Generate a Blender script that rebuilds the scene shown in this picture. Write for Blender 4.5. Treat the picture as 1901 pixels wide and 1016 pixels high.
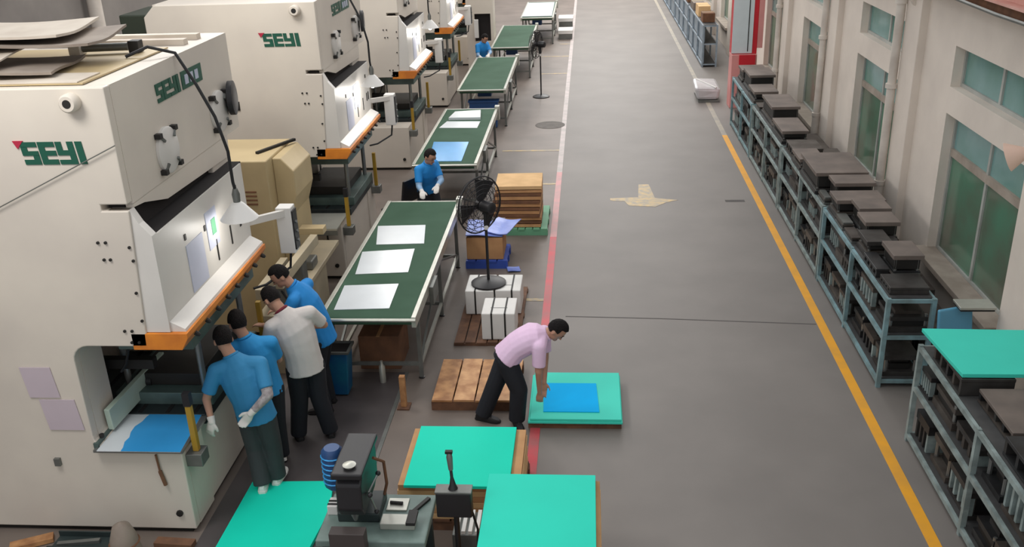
import bpy, math, random
from mathutils import Vector, Matrix, Quaternion

# ------------------------------------------------------------------ clear
for o in list(bpy.data.objects):
    bpy.data.objects.remove(o)
S = bpy.context.scene
C = S.collection
random.seed(7)

# ------------------------------------------------------------------ camera
CAMZ = 5.2
pitch, yaw, roll = 0.40239, 0.08896, -0.03724
fw = Vector((-math.sin(yaw)*math.cos(pitch), math.cos(yaw)*math.cos(pitch), -math.sin(pitch)))
rt = Vector((math.cos(yaw), math.sin(yaw), 0))
up = rt.cross(fw)
rt2 = math.cos(roll)*rt + math.sin(roll)*up
up2 = -math.sin(roll)*rt + math.cos(roll)*up
cd = bpy.data.cameras.new('camera')
cd.sensor_fit = 'HORIZONTAL'
cd.sensor_width = 36.0
cd.lens = 36.0*1748.5/1901.0
cd.clip_end = 300
cam = bpy.data.objects.new('camera', cd)
C.objects.link(cam)
M3 = Matrix((rt2, up2, -fw)).transposed()
cam.matrix_world = Matrix.Translation((0, 0, CAMZ)) @ M3.to_4x4()
S.camera = cam

# ------------------------------------------------------------------ light
W = bpy.data.worlds.new('world')
S.world = W
W.use_nodes = True
bg = W.node_tree.nodes['Background']
bg.inputs[0].default_value = (0.95, 0.97, 1.0, 1)
bg.inputs[1].default_value = 0.80
S.view_settings.view_transform = 'Standard'
S.view_settings.look = 'None'
S.view_settings.gamma = 1
S.view_settings.use_curve_mapping = False
S.view_settings.exposure = 0.0


def area(name, loc, sx, sy, power, col=(1, 0.97, 0.93)):
    l = bpy.data.lights.new(name, 'AREA')
    l.shape = 'RECTANGLE'
    l.size, l.size_y = sx, sy
    l.energy = power
    l.color = col
    o = bpy.data.objects.new(name, l)
    o.location = loc
    C.objects.link(o)
    return o


# roof light strips: one row over the aisle, brighter toward the open far gate, and added fill lights over the presses
for k in range(6):
    area('roof_light_strip', (0.8, 3 + 8*k, 9.0), 5.0, 6.5, (10, 40, 110, 280, 620, 1350)[k])
for k in range(6):
    area('press_fill_light', (-4.4, (4.6, 10.1, 15.4, 20.6, 25.9, 31.5)[k], 5.8), 1.4, 1.4, (110, 100, 100, 100, 100, 100)[k])  # unseen fill lights, added so the press sides darken downward


# ------------------------------------------------------------------ materials
def lin(c):
    c = c/255.0
    return c/12.92 if c <= 0.04045 else ((c+0.055)/1.055)**2.4


MATS = {}


def mat(name, rgb, rough=0.6, metal=0.0, var=0.12, scale=3.0, bump=0.0, bscale=20.0, rgb2=None, spec=0.5,
        emit=None, estr=0.0, coat=0.0, lo=0.35, hi=0.68):
    if name in MATS:
        return MATS[name]
    m = bpy.data.materials.new(name)
    m.use_nodes = True
    nt = m.node_tree
    b = nt.nodes['Principled BSDF']
    col = (lin(rgb[0]), lin(rgb[1]), lin(rgb[2]), 1)
    b.inputs['Roughness'].default_value = rough
    b.inputs['Metallic'].default_value = metal
    b.inputs['Specular IOR Level'].default_value = spec
    b.inputs['Coat Weight'].default_value = coat
    if rgb2 is None:
        c2 = tuple(x*(1-var*1.6) for x in col[:3])+(1,)
    else:
        c2 = (lin(rgb2[0]), lin(rgb2[1]), lin(rgb2[2]), 1)
    geo = nt.nodes.new('ShaderNodeNewGeometry')
    nz = nt.nodes.new('ShaderNodeTexNoise')
    nz.inputs['Scale'].default_value = scale
    nz.inputs['Detail'].default_value = 5
    nt.links.new(geo.outputs['Position'], nz.inputs['Vector'])
    rp = nt.nodes.new('ShaderNodeValToRGB')
    rp.color_ramp.elements[0].position = lo
    rp.color_ramp.elements[1].position = hi
    rp.color_ramp.elements[0].color = c2
    rp.color_ramp.elements[1].color = col
    nt.links.new(nz.outputs['Fac'], rp.inputs['Fac'])
    nt.links.new(rp.outputs['Color'], b.inputs['Base Color'])
    if bump:
        n2 = nt.nodes.new('ShaderNodeTexNoise')
        n2.inputs['Scale'].default_value = bscale
        n2.inputs['Detail'].default_value = 4
        nt.links.new(geo.outputs['Position'], n2.inputs['Vector'])
        bp = nt.nodes.new('ShaderNodeBump')
        bp.inputs['Strength'].default_value = bump
        bp.inputs['Distance'].default_value = 0.02
        nt.links.new(n2.outputs['Fac'], bp.inputs['Height'])
        nt.links.new(bp.outputs['Normal'], b.inputs['Normal'])
    if emit:
        b.inputs['Emission Color'].default_value = (*emit, 1)
        b.inputs['Emission Strength'].default_value = estr
    MATS[name] = m
    return m


M_floor = mat('aisle_paint', (126, 120, 115), 0.55, var=0.10, scale=0.9, bump=0.05, bscale=6)
M_floor2 = mat('machine_zone_paint', (122, 111, 103), 0.5, rgb2=(106, 96, 89), scale=1.3, bump=0.05, bscale=6)
M_plate = mat('steel_floor_plate', (82, 76, 76), 0.5, var=0.2, scale=2)
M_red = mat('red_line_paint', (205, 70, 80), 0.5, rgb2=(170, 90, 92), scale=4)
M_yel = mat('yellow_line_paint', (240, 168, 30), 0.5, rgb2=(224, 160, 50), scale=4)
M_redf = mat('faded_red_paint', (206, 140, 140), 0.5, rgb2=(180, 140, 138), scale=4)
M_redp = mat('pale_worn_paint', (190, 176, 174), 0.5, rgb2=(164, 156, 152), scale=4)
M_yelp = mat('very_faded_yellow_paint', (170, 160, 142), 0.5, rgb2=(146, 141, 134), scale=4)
M_yelf = mat('faded_yellow_paint', (196, 165, 105), 0.5, rgb2=(150, 140, 122), scale=9)
M_seam = mat('joint_dark', (92, 88, 86), 0.8)
M_iron = mat('cast_iron', (98, 92, 86), 0.7, var=0.2, scale=8)
M_wall = mat('plaster', (232, 221, 209), 0.85, rgb2=(218, 207, 196), scale=1.2, bump=0.1, bscale=12)
M_wallL = mat('grey_plaster', (140, 134, 128), 0.85, rgb2=(122, 116, 112), scale=1.0)
M_sill = mat('sill_concrete', (172, 160, 148), 0.8, rgb2=(150, 138, 126), scale=4)
M_winf = mat('window_metal', (184, 186, 180), 0.5, var=0.15)
M_glass = mat('tinted_pane', (134, 172, 172), 0.12, rgb2=(104, 148, 136), scale=1.1, spec=0.6)
M_glass2 = mat('tinted_pane_low', (96, 140, 116), 0.14, rgb2=(104, 108, 94), scale=1.3, spec=0.6)
M_pipe = mat('pvc_white', (222, 214, 204), 0.5, rgb2=(196, 186, 176), scale=3)
M_cream = mat('press_cream', (216, 207, 194), 0.45, rgb2=(204, 195, 184), scale=1.2)
M_cream2 = mat('slide_cream', (216, 212, 206), 0.42, rgb2=(206, 202, 196), scale=1.5)
M_dark = mat('black_opening', (28, 22, 22), 0.8, var=0.2)
M_hole = mat('black_bolt', (30, 28, 26), 0.6)
M_logo = mat('logo_green', (22, 84, 66), 0.5, var=0.05)
M_logor = mat('logo_red', (176, 40, 66), 0.5, var=0.05)
M_orange = mat('orange_paint', (226, 138, 44), 0.5, rgb2=(196, 112, 40), scale=5)
M_steel = mat('machined_steel', (150, 152, 150), 0.35, 0.7, var=0.15)
M_dsteel = mat('die_dark_teal', (92, 112, 108), 0.45, 0.2, var=0.25, scale=4)
M_bed = mat('bolster_steel', (64, 72, 74), 0.4, 0.5, var=0.2, scale=4)
M_black = mat('black_plastic', (34, 33, 36), 0.45, var=0.1)
M_rubber = mat('black_rubber', (26, 26, 28), 0.7, var=0.1)
M_white = mat('white_paint', (226, 224, 220), 0.45, var=0.05)
M_palegreen = mat('pale_green_bar', (178, 196, 182), 0.45, var=0.08)
M_tan = mat('tan_enamel', (192, 172, 132), 0.5, rgb2=(180, 160, 122), scale=2)
M_beige = mat('beige_beam', (192, 178, 150), 0.55, rgb2=(172, 160, 136), scale=3)
M_yellowbar = mat('safety_yellow', (172, 136, 44), 0.45, var=0.1)
M_belt = mat('green_belt', (64, 92, 74), 0.75, spec=0.15, rgb2=(56, 84, 66), scale=2)
M_alu = mat('aluminium', (196, 196, 186), 0.35, 0.55, var=0.08, scale=6)
M_alud = mat('grey_frame', (126, 128, 124), 0.45, 0.5, var=0.15, scale=6)
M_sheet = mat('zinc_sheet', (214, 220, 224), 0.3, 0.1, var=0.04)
M_bluef = mat('blue_film', (60, 160, 226), 0.22, 0.15, var=0.08, scale=2)
M_bluef2 = mat('bright_blue_film', (0, 182, 250), 0.6, 0.0, spec=0.05, var=0.03, scale=2)
M_green = mat('mint_board', (20, 216, 186), 0.6, var=0.03, scale=2, spec=0.15)
M_green2 = mat('mint_board_b', (44, 216, 190), 0.6, var=0.03, scale=2, spec=0.15)
M_green3 = mat('mint_board_c', (72, 218, 196), 0.6, var=0.03, scale=2, spec=0.15)
M_card = mat('cardboard', (196, 150, 104), 0.85, rgb2=(176, 130, 88), scale=4)
M_card2 = mat('cardboard_pale', (222, 184, 134), 0.85, rgb2=(206, 168, 120), scale=4)
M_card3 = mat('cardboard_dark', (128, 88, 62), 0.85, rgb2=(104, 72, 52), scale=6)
M_card3b = mat('dark_brown_panel', (74, 66, 64), 0.6, var=0.1)
M_wood = mat('pallet_wood', (198, 148, 98), 0.6, rgb2=(150, 104, 66), scale=7, bump=0.2, bscale=30)
M_wood2 = mat('pallet_wood_b', (212, 164, 116), 0.6, rgb2=(168, 118, 76), scale=7, bump=0.2, bscale=30)
M_wood3 = mat('old_wood', (120, 84, 60), 0.75, rgb2=(92, 64, 48), scale=9)
M_gpal = mat('green_pallet', (112, 176, 138), 0.6, var=0.15)
M_bpal = mat('blue_plastic', (60, 92, 190), 0.5, var=0.15)
M_lilacf = mat('blue_wrap', (128, 150, 224), 0.35, rgb2=(104, 124, 200), scale=5, bump=0.3, bscale=8)
M_styro = mat('white_carton', (230, 228, 224), 0.7, var=0.05)
M_rack = mat('rack_blue_paint', (134, 170, 178), 0.5, rgb2=(110, 132, 134), scale=6)
M_rackn = mat('rack_grey_paint', (158, 174, 172), 0.5, rgb2=(118, 130, 128), scale=7)
M_rackf = mat('rack_far_paint', (150, 164, 176), 0.5, rgb2=(128, 140, 150), scale=6)
M_shelf = mat('shelf_steel', (84, 84, 84), 0.6, 0.3, var=0.2, scale=6)
DIEM = [mat('die_steel_a', (74, 72, 70), 0.5, 0.4, rgb2=(56, 52, 50), scale=6),
        mat('die_steel_b', (92, 86, 80), 0.55, 0.3, rgb2=(70, 62, 56), scale=6),
        mat('die_steel_c', (62, 64, 66), 0.45, 0.5, rgb2=(48, 46, 46), scale=6)]
M_dietop = mat('die_top_plate', (126, 114, 106), 0.6, 0.1, rgb2=(104, 94, 88), scale=3)
M_diedk = mat('die_dark_steel', (48, 46, 44), 0.55, 0.4, var=0.2)  # darkest of the die steels
M_bchair = mat('light_blue_plastic', (100, 168, 200), 0.4, var=0.06)
M_redcab = mat('fire_red', (206, 34, 48), 0.45, var=0.08)
M_pinkcab = mat('faded_pink', (222, 150, 146), 0.55, var=0.06)
M_boardw = mat('notice_white', (212, 222, 226), 0.3, var=0.04)
M_plastic = mat('clear_wrap', (206, 204, 206), 0.25, var=0.08, scale=4, bump=0.5, bscale=7)
M_beam = mat('beam_red', (224, 176, 164), 0.6, rgb2=(206, 146, 132), scale=3)
M_paper = mat('lilac_paper', (196, 182, 190), 0.7, var=0.04)
M_paperb = mat('bluish_paper', (190, 194, 212), 0.6, var=0.05)
M_motorb = mat('motor_blue', (40, 78, 130), 0.45, var=0.1)
M_machg = mat('machine_grey_green', (116, 136, 130), 0.5, rgb2=(96, 114, 108), scale=5)
M_machd = mat('machine_dark_green', (46, 58, 58), 0.5, var=0.2)
M_bulb = mat('lit_bulb', (255, 250, 240), 0.3, emit=(1, 0.96, 0.9), estr=14)
M_shade = mat('enamel_shade', (224, 222, 218), 0.35, var=0.04)
M_tarp = mat('tarp', (150, 138, 126), 0.7, rgb2=(120, 108, 98), scale=3, bump=0.3, bscale=6)
M_tarp2 = mat('pale_sheet', (206, 196, 182), 0.7, rgb2=(188, 176, 162), scale=3)
M_greentank = mat('dark_green_tank', (52, 60, 48), 0.5, var=0.1)
M_tealcrate = mat('teal_plastic', (22, 110, 134), 0.5, rgb2=(20, 78, 130), scale=3)

# clothing and skin
M_skin = mat('skin', (188, 142, 118), 0.55, var=0.05)
M_hair = mat('black_hair', (32, 27, 27), 0.75, var=0.3, scale=60, bump=0.9, bscale=90, spec=0.2)
M_blue1 = mat('blue_polo_a', (52, 138, 188), 0.75, var=0.05, bump=0.35, bscale=9)
M_blue2 = mat('blue_polo_b', (44, 150, 214), 0.75, var=0.05, bump=0.35, bscale=9)
M_blue3 = mat('blue_polo_c', (30, 138, 214), 0.75, var=0.05, bump=0.35, bscale=9)
M_whites = mat('white_shirt', (214, 208, 204), 0.75, var=0.04, bump=0.35, bscale=9)
M_lilac = mat('lilac_shirt', (238, 204, 234), 0.75, var=0.05, bump=0.35, bscale=9)
M_trg = mat('charcoal_trousers', (58, 60, 63), 0.8, var=0.1, bump=0.3, bscale=10)
M_trn = mat('black_trousers', (26, 30, 38), 0.8, var=0.1, bump=0.3, bscale=10)
M_shoeb = mat('black_shoe', (28, 27, 30), 0.5)
M_shoew = mat('white_shoe', (226, 226, 222), 0.5, var=0.05)
M_glove = mat('white_glove', (226, 222, 216), 0.8, var=0.05)
M_sleeve = mat('grey_sleeve', (178, 172, 172), 0.8, rgb2=(140, 132, 134), scale=30)
M_bluesl = mat('pale_blue_sleeve', (146, 180, 214), 0.8, var=0.05)
M_collar = mat('maroon_collar', (120, 36, 52), 0.8, var=0.05)
M_eye = mat('eye_dark', (24, 20, 20), 0.3)
M_lip = mat('lip', (150, 92, 84), 0.5)


# ------------------------------------------------------------------ mesh builder
class MB:
    def __init__(s):
        s.v = []
        s.f = []

    def add(s, vs, fs):
        n = len(s.v)
        s.v += [tuple(x) for x in vs]
        s.f += [tuple(i+n for i in q) for q in fs]
        return s

    def box(s, x0, x1, y0, y1, z0, z1):
        return s.add([(x0, y0, z0), (x1, y0, z0), (x1, y1, z0), (x0, y1, z0), (x0, y0, z1), (x1, y0, z1), (x1, y1, z1), (x0, y1, z1)],
                     [(0, 3, 2, 1), (4, 5, 6, 7), (0, 1, 5, 4), (1, 2, 6, 5), (2, 3, 7, 6), (3, 0, 4, 7)])

    def hexa(s, b, t):
        return s.add(list(b)+list(t), [(0, 3, 2, 1), (4, 5, 6, 7), (0, 1, 5, 4), (1, 2, 6, 5), (2, 3, 7, 6), (3, 0, 4, 7)])

    def quadslab(s, pts, z0, z1):
        """horizontal slab over a polygon given counter-clockwise"""
        n = len(pts)
        vs = [(p[0], p[1], z0) for p in pts]+[(p[0], p[1], z1) for p in pts]
        fs = [tuple(reversed(range(n))), tuple(range(n, 2*n))]+[(i, (i+1) % n, n+(i+1) % n, n+i) for i in range(n)]
        return s.add(vs, fs)

    def prism(s, poly, axis, a, b):
        """polygon in the two other axes, extruded along axis from a to b. axis 'y': (x,z); 'x': (y,z)"""
        n = len(poly)

        def P(p, t):
            return (p[0], t, p[1]) if axis == 'y' else ((t, p[0], p[1]) if axis == 'x' else (p[0], p[1], t))
        vs = [P(p, a) for p in poly]+[P(p, b) for p in poly]
        fs = [tuple(range(n)), tuple(reversed(range(n, 2*n)))]+[(i, n+i, n+(i+1) % n, (i+1) % n) for i in range(n)]
        return s.add(vs, fs)

    def bar(s, p, q, w, h=None):
        h = h or w
        p, q = Vector(p), Vector(q)
        d = (q-p).normalized()
        a = d.cross(Vector((0, 0, 1)))
        if a.length < 1e-3:
            a = Vector((1, 0, 0))
        a.normalize()
        b = a.cross(d)
        vs = []
        for c in (p, q):
            for i, j in ((-1, -1), (1, -1), (1, 1), (-1, 1)):
                vs.append(c+a*w/2*i+b*h/2*j)
        return s.add(vs, [(0, 1, 2, 3), (7, 6, 5, 4), (0, 4, 5, 1), (1, 5, 6, 2), (2, 6, 7, 3), (3, 7, 4, 0)])

    def tube(s, pts, r, n=8):
        pts = [Vector(p) for p in pts]
        rs = r if isinstance(r, (list, tuple)) else [r]*len(pts)
        vs, fs = [], []
        a = None
        for i, p in enumerate(pts):
            d = (pts[min(i+1, len(pts)-1)]-pts[max(i-1, 0)]).normalized()
            if a is None:
                a = d.cross(Vector((0.31, 0.2, 1)))
                if a.length < 1e-2:
                    a = d.cross(Vector((1, 0, 0)))
            else:
                a = a-d*a.dot(d)
            a.normalize()
            b = d.cross(a)
            for k in range(n):
                t = 2*math.pi*k/n
                vs.append(p+(a*math.cos(t)+b*math.sin(t))*rs[i])
        for i in range(len(pts)-1):
            for k in range(n):
                fs.append((i*n+k, i*n+(k+1) % n, (i+1)*n+(k+1) % n, (i+1)*n+k))
        fs.append(tuple(reversed(range(n))))
        m = (len(pts)-1)*n
        fs.append(tuple(range(m, m+n)))
        return s.add(vs, fs)

    def cap(s, p, q, r0, r1, n=12):
        """closed tapered capsule"""
        p, q = Vector(p), Vector(q)
        d = q-p
        L = d.length
        d = d/L if L > 1e-6 else Vector((0, 0, 1))
        pts, rs = [], []
        for t in (-1, -.92, -.7, -.38):
            pts.append(p+d*r0*t)
            rs.append(max(.02*r0, r0*math.sqrt(max(0, 1-t*t))))
        pts.append(p)
        rs.append(r0)
        pts.append(q)
        rs.append(r1)
        for t in (.38, .7, .92, 1):
            pts.append(q+d*r1*t)
            rs.append(max(.02*r1, r1*math.sqrt(max(0, 1-t*t))))
        return s.tube(pts, rs, n)

    def rings(s, rings):
        """loft of point rings (equal counts), capped"""
        n = len(rings[0])
        vs = [p for r in rings for p in r]
        fs = []
        for i in range(len(rings)-1):
            for k in range(n):
                fs.append((i*n+k, i*n+(k+1) % n, (i+1)*n+(k+1) % n, (i+1)*n+k))
        fs.append(tuple(reversed(range(n))))
        m = (len(rings)-1)*n
        fs.append(tuple(range(m, m+n)))
        return s.add(vs, fs)

    def lathe(s, prof, c, n=20, axis=(0, 0, 1)):
        ax = Vector(axis).normalized()
        a = ax.orthogonal().normalized()
        b = ax.cross(a)
        c = Vector(c)
        R = []
        for r, z in prof:
            R.append([c+ax*z+(a*math.cos(2*math.pi*k/n)+b*math.sin(2*math.pi*k/n))*max(r, 1e-4) for k in range(n)])
        return s.rings(R)

    def ell(s, c, rx, ry, rz, ax=None, n=16, m=10, fn=None):
        """ellipsoid with axes (right, fwd, up)"""
        X, Y, Z = ax or (Vector((1, 0, 0)), Vector((0, 1, 0)), Vector((0, 0, 1)))
        c = Vector(c)
        R = []
        for i in range(m+1):
            th = math.pi*(i+.02)/(m+.04)
            ring = []
            for k in range(n):
                ph = 2*math.pi*k/n
                u = Vector((math.sin(th)*math.cos(ph), math.sin(th)*math.sin(ph), -math.cos(th)))
                g = fn(u) if fn else 1
                ring.append(c+(X*u.x*rx+Y*u.y*ry+Z*u.z*rz)*g)
            R.append(ring)
        return s.rings(R)

    def torus(s, c, R, r, axis=(0, 0, 1), n=24, m=6):
        ax = Vector(axis).normalized()
        a = ax.orthogonal().normalized()
        b = ax.cross(a)
        c = Vector(c)
        vs, fs = [], []
        for i in range(n):
            t = 2*math.pi*i/n
            d = a*math.cos(t)+b*math.sin(t)
            for k in range(m):
                u = 2*math.pi*k/m
                vs.append(c+d*(R+r*math.cos(u))+ax*r*math.sin(u))
        for i in range(n):
            for k in range(m):
                fs.append((i*m+k, ((i+1) % n)*m+k, ((i+1) % n)*m+(k+1) % m, i*m+(k+1) % m))
        return s.add(vs, fs)

    def build(s, name, material, parent=None, bevel=0, smooth=False, remesh=0, loc=None):
        me = bpy.data.meshes.new(name)
        off = Vector((0, 0, 0))
        if parent is not None:
            off = WORLD[parent.name]
        elif loc is not None:
            off = Vector(loc)
        me.from_pydata([tuple(Vector(p)-off) for p in s.v], [], s.f)
        me.materials.append(material)
        me.validate()
        if smooth:
            for p in me.polygons:
                p.use_smooth = True
            if not remesh:
                me.set_sharp_from_angle(angle=math.radians(42))
        o = bpy.data.objects.new(name, me)
        C.objects.link(o)
        if parent is not None:
            o.parent = parent
            WORLD[o.name] = off.copy()
        else:
            o.location = off
            WORLD[o.name] = off.copy()
        if bevel:
            b = o.modifiers.new('bevel', 'BEVEL')
            b.width = bevel
            b.segments = 2
            b.limit_method = 'ANGLE'
        if remesh:
            r = o.modifiers.new('remesh', 'REMESH')
            r.mode = 'VOXEL'
            r.voxel_size = remesh
            r.use_smooth_shade = True
            k = o.modifiers.new('smooth', 'SMOOTH')
            k.factor = 0.5
            k.iterations = 4
        return o


WORLD = {}


def tag(o, label=None, cat=None, group=None, kind=None):
    if label:
        o['label'] = label
    if cat:
        o['category'] = cat
    if group:
        o['group'] = group
    if kind:
        o['kind'] = kind
    return o


def thing(name, loc, label, cat, group=None):
    o = bpy.data.objects.new(name, None)
    C.objects.link(o)
    o.location = loc
    o.empty_display_size = 0.2
    WORLD[o.name] = Vector(loc)
    return tag(o, label, cat, group)


def copy_tree(o, parent=None):
    c = o.copy()
    C.objects.link(c)
    c.parent = parent
    WORLD[c.name] = WORLD[o.name].copy()
    for ch in list(o.children):
        copy_tree(ch, c)
    return c


def arc(c, r, a0, a1, n=6):
    return [(c[0]+r*math.cos(math.radians(a0+(a1-a0)*i/n)), c[1]+r*math.sin(math.radians(a0+(a1-a0)*i/n))) for i in range(n+1)]


# ------------------------------------------------------------------ the hall
XR = 4.2           # right wall
floor = tag(MB().box(-9, XR+0.4, -1, 75, -0.1, 0).build('floor', M_floor), kind='structure')
MB().box(-9, -0.60, -0.9, 74, 0, 0.002).build('machine_zone', M_floor2, floor)
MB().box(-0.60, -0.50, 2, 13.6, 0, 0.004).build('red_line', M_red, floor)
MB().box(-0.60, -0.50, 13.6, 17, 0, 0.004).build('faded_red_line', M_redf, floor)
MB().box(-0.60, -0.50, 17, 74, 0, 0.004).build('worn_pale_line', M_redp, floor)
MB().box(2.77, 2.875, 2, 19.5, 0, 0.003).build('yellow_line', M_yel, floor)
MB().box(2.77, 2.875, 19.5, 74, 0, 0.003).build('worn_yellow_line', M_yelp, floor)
# direction arrow: bar across with stubby tip
MB().quadslab([(0.36, 15.32), (0.60, 15.28), (0.66, 15.05), (1.10, 14.98), (1.30, 15.20), (1.50, 15.32), (1.12, 15.44), (1.06, 16.2), (0.88, 16.2), (0.84, 15.48), (0.36, 15.44)],
              0, 0.003).build('arrow_marking', M_yelf, floor)
for (x0, x1, y) in ((-1.75, -0.6, 18.5), (-0.9, -0.6, 11.28), (-0.9, -0.6, 16.28), (-1.5, -0.6, 29.0), (-1.35, -0.6, 26.35), (-0.95, -0.6, 31.2)):
    MB().box(x0, x1, y-0.04, y+0.04, 0.002, 0.005).build('bay_line', M_yelf, floor)
MB().quadslab([(-0.3, 10.77), (0.88, 10.71), (2.76, 10.56), (2.76, 10.58), (0.88, 10.73), (-0.3, 10.79)], 0, 0.002).build('floor_joint', M_seam, floor)
MB().box(2.28, 2.6, 15.2, 15.3, 0, 0.003).build('floor_patch', M_seam, floor)
mh = MB().lathe([(0.0, 0), (0.33, 0), (0.33, 0.006), (0.31, 0.008), (0.0, 0.008)], (-0.86, 20.57, 0.001), 28).build('manhole_cover', M_iron, floor)
tag(mh, 'round cast iron manhole cover')
tag(MB().box(-3.36, -2.09, 5.2, 9.3, 0.002, 0.006).build('steel_floor_plate', M_plate, floor), 'dark steel floor plate')
# pale edge strip of the plate
MB().box(-2.09, -2.05, 6.6, 9.3, 0.002, 0.010).build('plate_edge', M_alud, floor)

# left wall behind the presses
tag(MB().box(-8.2, -8.0, -1, 75, 0, 6.5).build('wall_left', M_wallL), kind='structure')
pl = MB().tube([(-7.85, 14.95, 0), (-7.85, 14.95, 6.4)], 0.11, 12).build('wall_pipe', M_pipe, smooth=True)
tag(pl, 'pale vertical pipe on the grey wall behind the nearest press', 'pipe')

# right wall with window openings ------------------------------------------------
WIN = [(5.05, 7.25), (9.08, 11.30), (13.08, 15.28), (17.08, 19.28), (21.1, 23.3), (25.1, 27.3), (29.1, 31.3), (33.1, 35.3)]
Z0, Z1, Z2, Z3, ZT = 0.71, 2.42, 2.73, 3.2, 6.5
wb = MB()
wt = 0.3
ys = [-1]+[y for w in WIN for y in w]+[75]
for i in range(0, len(ys), 2):
    wb.box(XR, XR+wt, ys[i], ys[i+1], 0, ZT)
for a, b in WIN:
    wb.box(XR, XR+wt, a, b, 0, Z0)
    wb.box(XR, XR+wt, a, b, Z1, Z2)
    wb.box(XR, XR+wt, a, b, Z3, ZT)
wr = tag(wb.build('wall_right', M_wall), kind='structure')
for k in range(8):
    yp = 8.30+4.02*k
    MB().box(XR-0.10, XR+0.01, yp, yp+0.58, 0, ZT).build('pilaster', M_wall, wr, bevel=0.01)
for k, (a, b) in enumerate(WIN):
    xg = XR+0.14
    w = thing('window_%d' % (k+1), (xg, (a+b)/2, Z0), None, None)
    tag(w, kind='structure')
    ym = (a+b)/2
    zt = 1.95
    # frames
    fr = MB()
    for (z0, z1) in ((Z0, Z1), (Z2, Z3)):
        fr.box(xg-0.03, xg+0.03, a, a+0.045, z0, z1).box(xg-0.03, xg+0.03, b-0.045, b, z0, z1)
        fr.box(xg-0.03, xg+0.03, a+0.045, b-0.045, z0, z0+0.045).box(xg-0.03, xg+0.03, a+0.045, b-0.045, z1-0.045, z1)
    fr.build('window_frame', M_winf, w)
    MB().box(xg-0.04, xg+0.035, a+0.045, b-0.045, zt-0.04, zt+0.05).build('transom', M_sill, w)
    MB().box(xg-0.028, xg+0.028, ym-0.025, ym+0.025, Z0+0.045, zt-0.04).build('mullion', M_winf, w)
    MB().box(xg-0.028, xg+0.028, ym-0.025, ym+0.025, zt+0.05, Z1-0.045).build('mullion', M_winf, w)
    MB().box(xg-0.028, xg+0.028, ym-0.025, ym+0.025, Z2+0.045, Z3-0.045).build('mullion', M_winf, w)
    for (p, q) in ((a+0.045, ym-0.025), (ym+0.025, b-0.045)):
        MB().box(xg-0.006, xg+0.006, p, q, Z0+0.045, zt-0.04).build('pane', M_glass2, w)
        MB().box(xg-0.006, xg+0.006, p, q, zt+0.05, Z1-0.045).build('pane', M_glass, w)
        MB().box(xg-0.006, xg+0.006, p, q, Z2+0.045, Z3-0.045).build('pane', M_glass, w)
    MB().box(XR-0.15, XR+0.11, a-0.06, b+0.06, Z0-0.06, Z0+0.015).build('sill', M_sill, w, bevel=0.008)
# end wall far away with a wide open gate
ew = MB().box(-8, -2.6, 74, 74.3, 0, 6.5).box(3.4, XR+0.3, 74, 74.3, 0, 6.5).box(-2.6, 3.4, 74, 74.3, 4.6, 6.5)
tag(ew.build('wall_back', M_wall), kind='structure')

# drain pipes on the right wall
for y, lab in ((12.93, 'white plastic drain pipe between the two nearest windows'),
               (16.92, 'white plastic drain pipe beyond the second window'),
               (20.95, 'thin white drain pipe beyond the third window, beside the red cabinet')):
    t = thing('drain_pipe', (XR-0.16, y, 0.25), lab, 'pipe', 'drain pipes on the window wall')
    MB().tube([(XR-0.16, y, 0.25), (XR-0.16, y, 1.05)], 0.068, 12).build('lower_pipe', M_pipe, t, smooth=True)
    MB().tube([(XR-0.16, y, 1.05), (XR-0.16, y, 3.70)], 0.058, 12).build('upper_pipe', M_pipe, t, smooth=True)
    for z in (1.05, 2.4, 3.5):
        MB().lathe([(0.06, -0.03), (0.078, -0.03), (0.078, 0.03), (0.06, 0.03)], (XR-0.16, y, z), 12).build('clip', M_pipe, t, smooth=True)
        MB().box(XR-0.11, XR, y-0.02, y+0.02, z-0.015, z+0.015).build('bracket', M_alud, t)
# crane rail beam along the wall top
t = thing('crane_rail_beam', (4.0, 6, 3.7), 'faded red steel beam along the wall top at upper right', 'beam')
zb = 3.88
MB().prism([(3.90, zb), (4.15, zb), (4.15, zb+.025), (4.04, zb+.025), (4.04, zb+.24), (4.15, zb+.24), (4.15, zb+.27), (3.90, zb+.27), (3.90, zb+.24), (4.01, zb+.24), (4.01, zb+.025), (3.90, zb+.025)], 'y', 4, 40).build('beam', M_beam, t)
MB().box(4.02, XR-0.005, 4, 40, zb-.14, zb-.002).build('under_beam_shade', M_card3, t)  # dark strip modelling the shade under the beam
for y in (8.6, 12.62, 16.6, 20.6, 24.6, 28.6):
    MB().prism([(XR-0.10, zb-.4), (XR-0.10, zb-.14), (3.92, zb-.14)], 'y', y-0.06, y+0.06).build('bracket', M_wall, t)
MB().tube([(3.86, 4, zb-.05), (3.86, 9.5, zb-.08), (3.86, 12, zb-.04), (3.86, 20, zb-.03)], 0.02, 6).build('cable', M_alud, t, smooth=True)


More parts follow.
